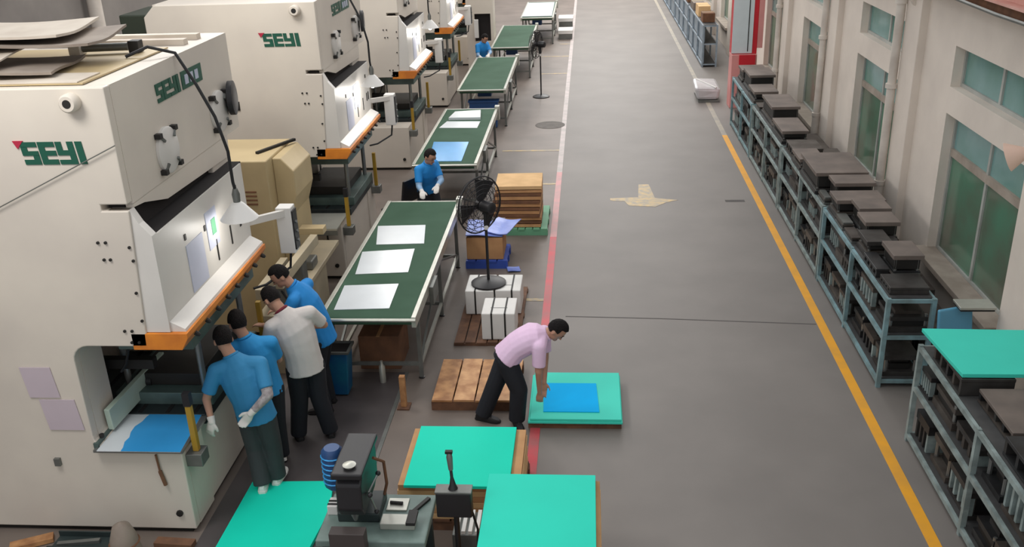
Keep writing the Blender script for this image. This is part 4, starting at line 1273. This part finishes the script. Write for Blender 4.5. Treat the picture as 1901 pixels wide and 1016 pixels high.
for i, (x0, x1, y0, y1, z0, z1, lab) in enumerate(TOP):
    t = thing('stamping_die', ((x0+x1)/2, (y0+y1)/2, z0), lab, 'die', 'dies on the rack tops')
    h = z1-z0
    topm = M_dietop if ('brown' in lab or 'pale' in lab or 'grey' in lab) else DIEM[i % 3]
    if h > 0.16:
        MB().box(x0, x1, y0, y1, z1-0.05, z1).build('top_plate', topm, t, bevel=0.004)
        MB().box(x0+0.03, x1-0.03, y0+0.03, y1-0.03, z0+0.09, z1-0.05).build('punch_block', M_diedk, t)
        MB().box(x0+0.02, x1-0.02, y0+0.01, y1-0.01, z0+0.05, z0+0.07).build('stripper_plate', DIEM[(i+1) % 3], t)
        MB().box(x0, x1, y0, y1, z0, z0+0.04).build('base_plate', DIEM[i % 3], t)
        for sx in (x0+0.045, x1-0.045):
            for sy in (y0+0.045, y1-0.045):
                MB().tube([(sx, sy, z0+0.04), (sx, sy, z1-0.05)], 0.016, 8).build('guide_post', M_steel, t, smooth=True)
        MB().box(x0+0.02, x1-0.02, y0+0.01, y1-0.01, z0+0.04, z0+0.05).build('shim', M_alud, t)
    else:
        MB().box(x0, x1, y0, y1, z1-0.03, z1).build('top_plate', topm, t, bevel=0.004)
        n = 5
        for k in range(n):
            yy = y0+(y1-y0-0.04)*k/(n-1)
            MB().box(x0+0.005, x1-0.005, yy, yy+0.04, z0+0.02, z1-0.03).build('rib', DIEM[(i+k) % 3], t)
        MB().box(x0, x1, y0, y1, z0, z0+0.02).build('base_plate', DIEM[i % 3], t)
# loose plates and parallels on the rack tops
LOOSE = [(3.42, 3.54, 10.12, 10.56, 5, 'stack of five thin steel plates on the second rack before the tall dies'),
         (3.08, 3.20, 10.62, 10.98, 3, 'stack of three thin steel plates on the aisle edge of the second rack, nearer one'),
         (3.08, 3.22, 11.06, 11.42, 4, 'stack of four thin steel plates on the aisle edge of the second rack, farther one'),
         (3.08, 3.18, 12.03, 12.38, 4, 'stack of four thin steel plates on the aisle edge of the third rack'),
         (3.44, 3.54, 13.55, 14.05, 3, 'stack of three thin steel plates at the wall side of the third rack'),
         (3.10, 3.45, 15.93, 16.17, 3, 'stack of three thin steel plates in the middle of the fourth rack'),
         (3.10, 3.50, 17.28, 17.66, 3, 'stack of three thin steel plates at the far end of the fourth rack')]
for (x0, x1, y0, y1, n, lab) in LOOSE:
    t = thing('plate_stack', ((x0+x1)/2, (y0+y1)/2, 1.045), lab, 'plates', 'loose plates on the rack tops')
    for k in range(n):
        e = 0.012*(k % 2)
        MB().box(x0+e, x1-e, y0+e, y1-0.5*e, 1.040+0.024*k, 1.040+0.024*k+0.021).build('plate', (M_alud, DIEM[0], DIEM[1])[k % 3], t)
# bulky dies standing between the racks and the wall
for (x0, x1, y0, y1, z1, lab) in ((3.60, 4.02, 9.5, 10.3, 0.42, 'dark tool block between the second rack and the wall'),
                                  (3.68, 4.05, 10.5, 11.4, 0.50, 'dark tool block behind the second rack, farther one'),
                                  (3.62, 4.0, 14.0, 15.2, 0.9, 'dark tool block behind the third rack below the window'),
                                  (3.62, 4.02, 15.6, 16.7, 0.75, 'dark purple tool block behind the fourth rack')):
    t = thing('tool_block', ((x0+x1)/2, (y0+y1)/2, 0), lab, 'tool block', 'tool blocks behind the racks')
    MB().box(x0, x1, y0, y1, 0.0, z1-0.08).build('block_body', M_diedk, t, bevel=0.008)
    MB().box(x0-0.02, x1+0.02, y0-0.02, y1+0.02, z1-0.08, z1).build('top_plate', DIEM[1], t, bevel=0.006)
    for k in range(3):
        yy = y0+0.1+(y1-y0-0.25)*k/2
        MB().box(x0-0.012, x0, yy, yy+0.06, 0.1, z1-0.1).build('rib', DIEM[0], t)

# green board on the nearest rack
o = MB().quadslab([(3.09, 7.12), (3.95, 7.12), (3.95, 7.94), (3.03, 7.97)], 1.205, 1.24).build('green_board', M_green3, loc=(3.5, 7.5, 1.205), bevel=0.003)
tag(o, 'green board lying on the nearest rack at the right picture edge', 'board')

# far racks of bluish steel
RX = 3.14
for i, (a, b, lab, where) in enumerate(((26.85, 31.0, 'far bluish rack, nearest of the three beyond the white bag', 'near far rack'),
                                        (31.2, 36.0, 'far bluish rack in the middle of the three', 'middle far rack'),
                                        (36.2, 41.8, 'farthest bluish rack at the top of the picture', 'last far rack'))):
    n = 3
    posts = [a+0.03+(b-a-0.06)*k/n for k in range(n+1)]
    make_rack(a, b, posts, RX, RX+0.42, [0.10, 0.66, 1.15], M_rackf, lab, 1.148)
    t = thing('sheet_metal_stock', (RX+0.05, (a+b)/2, 0.1), 'grey blue sheet metal stored upright in the %s' % where, 'sheet metal', 'sheet metal in the far racks')
    for k in range(n):
        p, q = posts[k]+0.06, posts[k+1]-0.06
        MB().box(RX+0.05, RX+0.075, p, q, 0.10, 0.60).build('panel', M_rackf, t)
        MB().box(RX+0.05, RX+0.075, p, q, 0.665, 1.05).build('panel', M_rackf, t)
    for k, (y, w, h, mm) in enumerate(((a+0.5, 0.5, 0.25, M_card3), (a+1.6, 0.8, 0.3, M_card2), (a+3.0, 0.9, 0.22, M_dietop))):
        kk = thing('carton', (RX+0.21, y+w/2, 1.15), '%s carton on the top of the %s' % (('small dark', 'middle pale', 'long brown')[k], where), 'carton', 'cartons on the far racks')
        MB().box(RX+0.04, RX+0.38, y, y+w, 1.15, 1.15+h).build('carton_body', mm, kk, bevel=0.01)
        MB().box(RX+0.03, RX+0.39, y+w*.45, y+w*.55, 1.15+h, 1.155+h).build('tape', M_tan, kk)

# red fire cabinet with white door
t = thing('fire_cabinet', (3.5, 22.2, 0), 'tall red framed cabinet with a white door beside the window wall', 'cabinet')
MB().box(3.24, 3.80, 21.9, 22.35, 0, 1.22).build('base_cabinet', M_pinkcab, t, bevel=0.01)
MB().box(3.40, 3.76, 21.86, 21.9, 0.98, 1.22).build('red_panel', M_redcab, t, bevel=0.004)
up_ = MB().box(3.24, 3.80, 22.0, 22.35, 1.22, 2.9).build('upper_cabinet', M_redcab, t, bevel=0.01)
MB().box(3.235, 3.69, 21.985, 22.0, 1.24, 2.9).build('white_door', M_boardw, up_)
MB().box(3.58, 3.60, 21.978, 21.985, 1.28, 2.86).build('door_gap', M_hole, up_)
MB().box(3.80, 3.92, 22.0, 22.1, 1.35, 2.9).build('side_panel', M_pinkcab, up_)
# white wrapped sack by the far rack
t = thing('plastic_sack', (2.85, 23.0, 0), 'white plastic wrapped bundle on the floor at the end of the yellow line', 'bundle')
MB().hexa([(2.58, 22.55, 0.05), (3.08, 22.55, 0.05), (3.10, 23.45, 0.05), (2.60, 23.45, 0.05)], [(2.50, 22.50, 0.36), (3.14, 22.62, 0.30), (3.12, 23.50, 0.38), (2.54, 23.50, 0.40)]).build('bundle_body', M_plastic, t, bevel=0.07)
MB().tube([(2.62, 23.35, 0.40), (2.82, 22.95, 0.37), (3.02, 22.6, 0.33)], 0.02, 6).build('fold', M_styro, t, smooth=True)
MB().box(2.60, 3.10, 22.5, 23.5, 0.0, 0.05).build('skid', M_alud, t)
# lamp shade entering at the right edge
t = thing('wall_lamp', (4.02, 8.9, 2.55), 'pinkish white cone lamp beside the nearest window at the right edge', 'lamp')
MB().tube([(XR-0.0, 8.6, 2.72), (4.10, 8.75, 2.75), (4.04, 8.86, 2.68)], 0.014, 8).build('arm', M_pipe, t, smooth=True)
n = 20
d = Vector((-0.7, 0.35, -0.35)).normalized()
MB().lathe([(0.03, -0.02), (0.05, 0.0), (0.14, 0.16), (0.135, 0.16), (0.045, 0.01), (0.02, 0.0)], (4.06, 8.84, 2.64), 22, d).build('shade', mat('peach_shade', (238, 206, 188), 0.5, var=0.04), t, smooth=True)
MB().ell(Vector((4.06, 8.84, 2.64))+d*0.07, 0.035, 0.035, 0.05).build('bulb', M_shade, t, smooth=True)


# ------------------------------------------------------------------ people
def V(*a):
    return Vector(a)


def ring(c, side, fwd, rx, ry, n=16):
    return [c+side*rx*math.cos(2*math.pi*k/n)+fwd*ry*math.sin(2*math.pi*k/n) for k in range(n)]


def torso_rings(J, grow, parts):
    """rings along the spine, parts: list of (key a, key b, t, rx, ry)"""
    R = []
    sh = (J['shR']-J['shL']).normalized()
    hp = (J['hpR']-J['hpL']).normalized()
    seq = [J['pel'], J['waist'], J['chest'], J['neck']]
    for (s, rx, ry) in parts:      # s in 0..3 along the spine
        i = min(int(s), 2) if s >= 0 else 0
        f = s-i
        c = seq[i].lerp(seq[i+1], f)
        if 0 < s < 3:
            # smooth
            d = (seq[min(i+1, 3)]-seq[i]).normalized()
        else:
            d = (seq[1]-seq[0]).normalized() if s <= 0 else (seq[3]-seq[2]).normalized()
        w = max(0, min(1, s/2.0))
        side = hp.lerp(sh, w)
        side = (side-d*side.dot(d)).normalized()
        fwd = d.cross(side)
        R.append(ring(c, side, fwd, rx+grow, ry+grow))
    return R


def hand_mesh(mb, wrist, d, n, side, grow=0.0, curl=0.5, sc=1.0):
    """palm, four fingers and a thumb. d: towards the fingers, n: palm normal, side: towards the thumb"""
    d = d.normalized()
    n = (n-d*n.dot(d)).normalized()
    s = d.cross(n).normalized()
    if s.dot(side) < 0:
        s = -s
    L = 0.085*sc
    # palm
    R = []
    for t, w, h in ((0, .026, .018), (.3, .034, .017), (.7, .041, .016), (1.0, .040, .014)):
        R.append(ring(wrist+d*L*t, s, n, (w+grow)*sc, (h+grow)*sc, 12))
    mb.rings(R)
    for k, (off, ln) in enumerate(((.030, .068), (.010, .076), (-.011, .071), (-.031, .056))):
        p = wrist+d*L*0.95+s*off*sc
        a = curl*0.7
        d1 = (d*math.cos(a)+n*math.sin(a))
        q = p+d1*ln*0.5*sc
        a2 = curl*1.7
        d2 = (d*math.cos(a2)+n*math.sin(a2))
        r = q+d2*ln*0.5*sc
        mb.cap(p, q, .0095*sc+grow, .0085*sc+grow, 8)
        mb.cap(q, r, .0085*sc+grow, .007*sc+grow, 8)
    p = wrist+d*L*0.25+s*.028*sc
    q = p+(d*.6+s*.7+n*.25).normalized()*.036*sc
    r = q+(d*.85+s*.25+n*.4).normalized()*.032*sc
    mb.cap(p, q, .012*sc+grow, .010*sc+grow, 8)
    mb.cap(q, r, .010*sc+grow, .008*sc+grow, 8)


def person(label, J, hfw, shirt, trousers, shoe, hands, gloves=(False, False), sleeve=None, vox=0.009, shoe_m2=None, collar=None, belt=None, hem=-0.35, curl=0.5, fat=1.0):
    J = {k: Vector(v) for k, v in J.items()}
    base = V((J['anL'].x+J['anR'].x)/2, (J['anL'].y+J['anR'].y)/2, 0)
    t = thing('person', base, label, 'person')
    up_h = (J['head']-J['neck']).normalized()
    hfw = Vector(hfw)
    hf = (hfw-up_h*hfw.dot(up_h)*0.6).normalized()
    hr = hf.cross(Vector((0, 0, 1)))
    if hr.length < .1:
        hr = (J['shR']-J['shL'])
    hr = (hr-hf*hr.dot(hf)).normalized()
    hu = hr.cross(hf)
    H = J['head']
    axh = (hr, hf, hu)
    b = MB()
    # head: skull, jaw, nose, ears
    b.ell(H+hu*.02, .074, .092, .100, axh)
    b.ell(H-hu*.045+hf*.022, .056, .064, .068, axh)
    b.cap(H-hu*.01+hf*.088, H-hu*.028+hf*.102, .010, .013, 8)
    b.cap(H-hu*.085+hf*.07, H-hu*.08+hf*.075, .02, .02, 8)
    for s in (-1, 1):
        b.ell(H+hr*s*.076-hu*.012-hf*.006, .010, .018, .030, axh, 10, 6)
        b.cap(H+hr*s*.03+hu*.018+hf*.080, H+hr*s*.018+hu*.02+hf*.085, .012, .012, 8)
    b.cap(J['neck']-(J['neck']-J['chest'])*.15, H-hu*.05-hf*.015, .056*fat, .052, 12)
    b.rings(torso_rings(J, 0, [(-.35, .10, .08), (0, .135*fat, .095*fat), (.5, .135*fat, .092*fat), (1, .128*fat, .09*fat), (1.6, .15*fat, .10*fat), (2.0, .16*fat, .105*fat), (2.5, .15*fat, .09*fat), (2.85, .09, .065)]))
    for s in 'LR':
        b.cap(J['sh'+s], J['el'+s], .048*fat, .038, 12)
        b.cap(J['el'+s], J['wr'+s], .038, .025, 12)
        b.cap(J['chest'].lerp(J['neck'], .6), J['sh'+s], .06, .05, 12)
        b.cap(J['hp'+s], J['kn'+s], .078*fat, .052, 12)
        b.cap(J['kn'+s], J['an'+s], .052, .036, 12)
        fd = Vector(J['ft'+s])
        fd.z = 0
        fd.normalize()
        b.cap(J['an'+s], J['an'+s]+fd*.10+V(0, 0, -.075), .034, .018, 8)
        d, n = hands[s]
        side = Vector(hands.get('t'+s, (0, 0, 1)))
        hand_mesh(b, J['wr'+s], Vector(d), Vector(n), side, 0.0, curl)
    b.build('body', M_skin, t, smooth=True, remesh=vox*0.85)
    # face details
    f = MB()
    for s in (-1, 1):
        f.ell(H+hr*s*.032+hu*.006+hf*.086, .012, .008, .006, axh, 10, 6)
    f.build('eyes', M_eye, t, smooth=True)
    f = MB()
    for s in (-1, 1):
        f.cap(H+hr*s*.018+hu*.030+hf*.090, H+hr*s*.046+hu*.028+hf*.080, .005, .004, 6)
    f.build('eyebrows', M_hair, t, smooth=True)
    MB().cap(H-hr*.018-hu*.058+hf*.080, H+hr*.018-hu*.058+hf*.080, .007, .007, 8).build('mouth', M_lip, t, smooth=True)

    # hair: full cap, dips inside the skull over the face
    def hairfn(u):
        # u: x right, y forward, z up
        face = u.y > 0.30 and u.z < 0.50
        low = u.z < -0.55 and u.y > -0.9
        side = abs(u.x) > 0.6 and u.z < -0.15 and u.y > -0.25
        return 0.80 if (face or low or side) else 1.075+0.012*math.sin(19*u.x+13*u.z)
    MB().ell(H+hu*.02, .078, .096, .106, axh, 28, 18, hairfn).build('hair', M_hair, t, smooth=True)
    # shirt
    m = MB()
    g = .016
    m.rings(torso_rings(J, g, [(hem, .162*fat, .124*fat), (0, .158*fat, .118*fat), (.5, .150*fat, .112*fat), (1, .147*fat, .110*fat), (1.6, .160*fat, .114*fat), (2.0, .165*fat, .114*fat), (2.5, .150*fat, .094*fat), (2.85, .085, .07), (3.02, .058, .056)]))
    for s in 'LR':
        e = J['sh'+s].lerp(J['el'+s], .78)
        m.cap(J['chest'].lerp(J['neck'], .6), J['sh'+s], .075*fat, .066*fat, 12)
        d = (e-J['sh'+s]).normalized()
        m.tube([J['sh'+s]-d*.03, J['sh'+s], J['sh'+s].lerp(e, .5), e], [.045, .066*fat, .062*fat, .060*fat], 14)
    m.build('shirt', shirt, t, smooth=True, remesh=vox)
    if collar:
        d = (H-J['neck']).normalized()
        MB().torus(J['neck']+d*.005, .060, .013, d, 20, 8).build('collar', collar, t, smooth=True)
    # trousers
    m = MB()
    m.rings(torso_rings(J, .010, [(-.45, .12*fat, .10*fat), (0, .142*fat, .104*fat), (.45, .140*fat, .098*fat)]))
    for s in 'LR':
        a = J['an'+s]+V(0, 0, -.045)
        m.cap(J['hp'+s], J['kn'+s], .100*fat, .082*fat, 14)
        d = (a-J['kn'+s]).normalized()
        m.tube([J['kn'+s]-d*.05, J['kn'+s], J['kn'+s].lerp(a, .5), a], [.05, .082*fat, .078*fat, .076*fat], 14)
    m.build('trousers', trousers, t, smooth=True, remesh=vox)
    if belt:
        R = torso_rings(J, .020, [(hem-0.02, .150*fat, .112*fat), (hem-.16, .150*fat, .112*fat)])
        MB().rings(R).build('belt', belt, t, smooth=True)
    # shoes
    for s in 'LR':
        fd = Vector(J['ft'+s])
        fd.z = 0
        fd.normalize()
        sd = V(-fd.y, fd.x, 0)
        a = V(J['an'+s].x, J['an'+s].y, J['an'+s].z-.10)
        R = []
        for u, w, h in ((-.075, .026, .05), (-.06, .036, .075), (0, .040, .085), (.06, .043, .070), (.12, .046, .052), (.165, .038, .042), (.19, .018, .03)):
            c = a+fd*u
            R.append([c-sd*w, c-sd*w*.98+V(0, 0, h*.5), c-sd*w*.6+V(0, 0, h), c+sd*w*.6+V(0, 0, h), c+sd*w*.98+V(0, 0, h*.5), c+sd*w])
        sh = MB().rings(R).build('shoe', shoe, t, smooth=True)
        R = []
        for u, w in ((-.08, .028), (-.06, .040), (0, .043), (.06, .046), (.12, .049), (.17, .040), (.197, .018)):
            c = a+fd*u
            R.append([c-sd*w, c-sd*w+V(0, 0, .022), c+sd*w+V(0, 0, .022), c+sd*w])
        MB().rings(R).build('sole', M_shoew if shoe_m2 else M_rubber, sh)
        if shoe_m2:
            for u in (.03, .075):
                c = a+fd*u
                MB().bar(c-sd*.046+V(0, 0, .055), c+sd*.046+V(0, 0, .055), .02, .05).build('shoe_stripe', shoe_m2, sh)
    # gloves and sleeves
    for i, s in enumerate('LR'):
        if gloves[i]:
            m = MB()
            d, n = hands[s]
            hand_mesh(m, J['wr'+s], Vector(d), Vector(n), Vector(hands.get('t'+s, (0, 0, 1))), .005, curl)
            dd = (J['wr'+s]-J['el'+s]).normalized()
            m.tube([J['wr'+s]-dd*.05, J['wr'+s]-dd*.02, J['wr'+s]+dd*.02], [.036, .033, .030], 12)
            m.build('glove', M_glove, t, smooth=True, remesh=vox*0.75)
        if sleeve and s in sleeve:
            e = J['sh'+s].lerp(J['el'+s], .75)
            m = MB().cap(e, J['el'+s], .052, .047, 12).cap(J['el'+s], J['wr'+s].lerp(J['el'+s], .12), .047, .034, 12)
            m.build('arm_sleeve', sleeve[s], t, smooth=True, remesh=vox)
    return t


# man seen from behind, standing on the edge of the green board, hands behind him
person('person in a blue polo and charcoal trousers seen from behind, gloved hand on the hip',
       dict(anL=(-3.00, 7.01, .15), anR=(-2.90, 7.14, .15), knL=(-3.05, 7.10, .44), knR=(-2.90, 7.13, .45), hpL=(-3.07, 7.10, .80), hpR=(-2.91, 7.08, .80),
            pel=(-2.99, 7.09, .82), waist=(-3.01, 7.08, .98), chest=(-3.06, 7.09, 1.18), neck=(-3.14, 7.12, 1.38), head=(-3.20, 7.15, 1.52),
            shL=(-3.26, 7.03, 1.28), shR=(-2.89, 7.12, 1.30), elL=(-3.36, 6.96, 1.03), elR=(-2.80, 6.97, 1.07), wrL=(-3.31, 6.88, .85), wrR=(-2.95, 6.89, .93),
            ftL=(-.1, -.3, 0), ftR=(.1, .4, 0)) | dict(ftL=(-.2, 1, 0), ftR=(.05, 1, 0)),
       (-.5, .8, -.35), M_blue1, M_trg, M_shoew,
       {'L': ((-.25, -.2, -.9), (.3, .8, 0)), 'R': ((-.6, .02, -.75), (0, -1, .1)), 'tL': (.5, -.5, 0), 'tR': (-.5, 0, .8)},
       gloves=(True, True), sleeve={'R': M_sleeve}, vox=.009, shoe_m2=M_hole, collar=M_blue1, fat=1.08)
# second man in blue behind him
person('person in a bright blue polo standing between the two men at the press',
       dict(anL=(-3.13, 7.62, .10), anR=(-2.99, 7.56, .10), knL=(-3.12, 7.60, .44), knR=(-2.98, 7.54, .44), hpL=(-3.13, 7.54, .80), hpR=(-2.97, 7.56, .80),
            pel=(-3.05, 7.55, .82), waist=(-3.06, 7.54, .98), chest=(-3.09, 7.50, 1.18), neck=(-3.14, 7.48, 1.38), head=(-3.19, 7.49, 1.515),
            shL=(-3.27, 7.44, 1.29), shR=(-2.93, 7.55, 1.29), elL=(-3.33, 7.55, 1.06), elR=(-2.93, 7.68, 1.04), wrL=(-3.38, 7.74, 1.16), wrR=(-3.10, 7.83, 1.10),
            ftL=(-.4, .9, 0), ftR=(-.4, .9, 0)),
       (-.6, .75, -.3), M_blue2, M_trn, M_shoew,
       {'L': ((-.5, .8, 0), (0, 0, -1)), 'R': ((-.8, .5, 0), (0, 0, -1)), 'tL': (.5, .5, 0), 'tR': (-.5, -.5, 0)}, gloves=(True, True), vox=.010, collar=M_blue2)
# man in white shirt
person('person in a white shirt and black trousers leaning over the nearest press',
       dict(anL=(-2.93, 7.93, .10), anR=(-2.62, 8.0, .10), knL=(-2.87, 7.92, .46), knR=(-2.68, 7.96, .46), hpL=(-2.85, 7.90, .82), hpR=(-2.69, 7.97, .82),
            pel=(-2.77, 7.93, .84), waist=(-2.78, 7.92, 1.0), chest=(-2.82, 7.92, 1.22), neck=(-2.93, 7.94, 1.43), head=(-3.02, 7.97, 1.54),
            shL=(-3.01, 7.83, 1.31), shR=(-2.68, 8.0, 1.38), elL=(-3.10, 7.86, 1.07), elR=(-2.60, 8.16, 1.17), wrL=(-3.27, 8.0, 1.10), wrR=(-2.84, 8.25, 1.10),
            ftL=(-.5, .85, 0), ftR=(-.3, .95, 0)),
       (-.75, .45, -.6), M_whites, M_trn, M_shoeb,
       {'L': ((-.9, .4, 0), (0, 0, -1)), 'R': ((-.9, .2, 0), (0, 0, -1)), 'tL': (0, .5, 0), 'tR': (0, -.5, 0)}, gloves=(True, False), vox=.009, collar=M_collar, fat=1.08)
# man in blue facing them
person('person in a blue polo bending toward the press beside the nearest conveyor',
       dict(anL=(-2.78, 8.42, .10), anR=(-2.80, 8.64, .10), knL=(-2.83, 8.42, .45), knR=(-2.84, 8.64, .45), hpL=(-2.76, 8.45, .84), hpR=(-2.76, 8.61, .84),
            pel=(-2.75, 8.53, .86), waist=(-2.78, 8.52, 1.03), chest=(-2.86, 8.50, 1.24), neck=(-2.98, 8.47, 1.46), head=(-3.08, 8.45, 1.57),
            shL=(-2.93, 8.30, 1.36), shR=(-2.89, 8.68, 1.38), elL=(-3.06, 8.20, 1.14), elR=(-2.98, 8.76, 1.14), wrL=(-3.26, 8.28, 1.10), wrR=(-3.20, 8.66, 1.10),
            ftL=(-1, -.1, 0), ftR=(-1, .1, 0)),
       (-.8, -.35, -.45), M_blue3, M_trn, M_shoeb,
       {'L': ((-.9, .3, 0), (0, 0, -1)), 'R': ((-.9, -.2, 0), (0, 0, -1)), 'tL': (0, .5, 0), 'tR': (0, -.5, 0)}, vox=.010, collar=M_blue3)
# man bending in lilac shirt
person('person in a lilac shirt and black trousers bending over the green boards',
       dict(anL=(-1.10, 8.32, .10), anR=(-.74, 8.24, .10), knL=(-.96, 8.36, .40), knR=(-.71, 8.24, .41), hpL=(-.83, 8.42, .70), hpR=(-.82, 8.27, .71),
            pel=(-.83, 8.34, .73), waist=(-.73, 8.35, .84), chest=(-.58, 8.37, .93), neck=(-.42, 8.38, .96), head=(-.325, 8.38, 1.01),
            shL=(-.46, 8.55, .90), shR=(-.49, 8.20, .91), elL=(-.45, 8.50, .64), elR=(-.50, 8.17, .65), wrL=(-.46, 8.40, .40), wrR=(-.50, 8.24, .37),
            ftL=(.9, -.3, 0), ftR=(.3, -.95, 0)) ,
       (.75, -.12, -.65), M_lilac, M_trn, M_shoeb,
       {'L': ((-.1, -.1, -1), (0, -1, 0)), 'R': ((-.05, .1, -1), (0, 1, 0)), 'tL': (1, 0, 0), 'tR': (1, 0, 0)}, vox=.009, collar=M_lilac, hem=-.05, fat=1.12)


def worker_at_belt(dx, dy, s, lab, m):
    D = dict(anL=(-2.32, 13.62, .10), anR=(-2.50, 13.58, .10), knL=(-2.32, 13.56, .44), knR=(-2.50, 13.52, .44), hpL=(-2.40, 13.68, .80), hpR=(-2.51, 13.56, .80),
             pel=(-2.46, 13.62, .82), waist=(-2.45, 13.58, .95), chest=(-2.43, 13.50, 1.10), neck=(-2.39, 13.43, 1.26), head=(-2.35, 13.38, 1.37),
             shL=(-2.33, 13.63, 1.19), shR=(-2.53, 13.35, 1.18), elL=(-2.22, 13.48, .97), elR=(-2.52, 13.24, .95), wrL=(-2.25, 13.25, .95), wrR=(-2.44, 13.03, .94),
             ftL=(.2, -1, 0), ftR=(.1, -1, 0))
    E_ = {}
    for k, v in D.items():
        if k.startswith('ft'):
            E_[k] = v
        else:
            E_[k] = (v[0]+dx, v[1]+dy, v[2]*(s if k[:2] != 'an' else 1))
    person(lab, E_, (.75, -.5, -.5), m, M_trn, M_shoeb,
           {'L': ((0, -1, -.2), (0, 0, -1)), 'R': ((.2, -1, -.2), (0, 0, -1)), 'tL': (-1, 0, 0), 'tR': (1, 0, 0)},
           gloves=(True, True), sleeve={'R': M_bluesl, 'L': M_bluesl}, vox=.012, collar=m)


worker_at_belt(0, 0, 1.0, 'person in a blue polo bending at the far end of the nearest conveyor', M_blue3)
worker_at_belt(-0.33, 11.2, 0.94, 'person in a blue polo far away beyond the third conveyor', M_blue3)
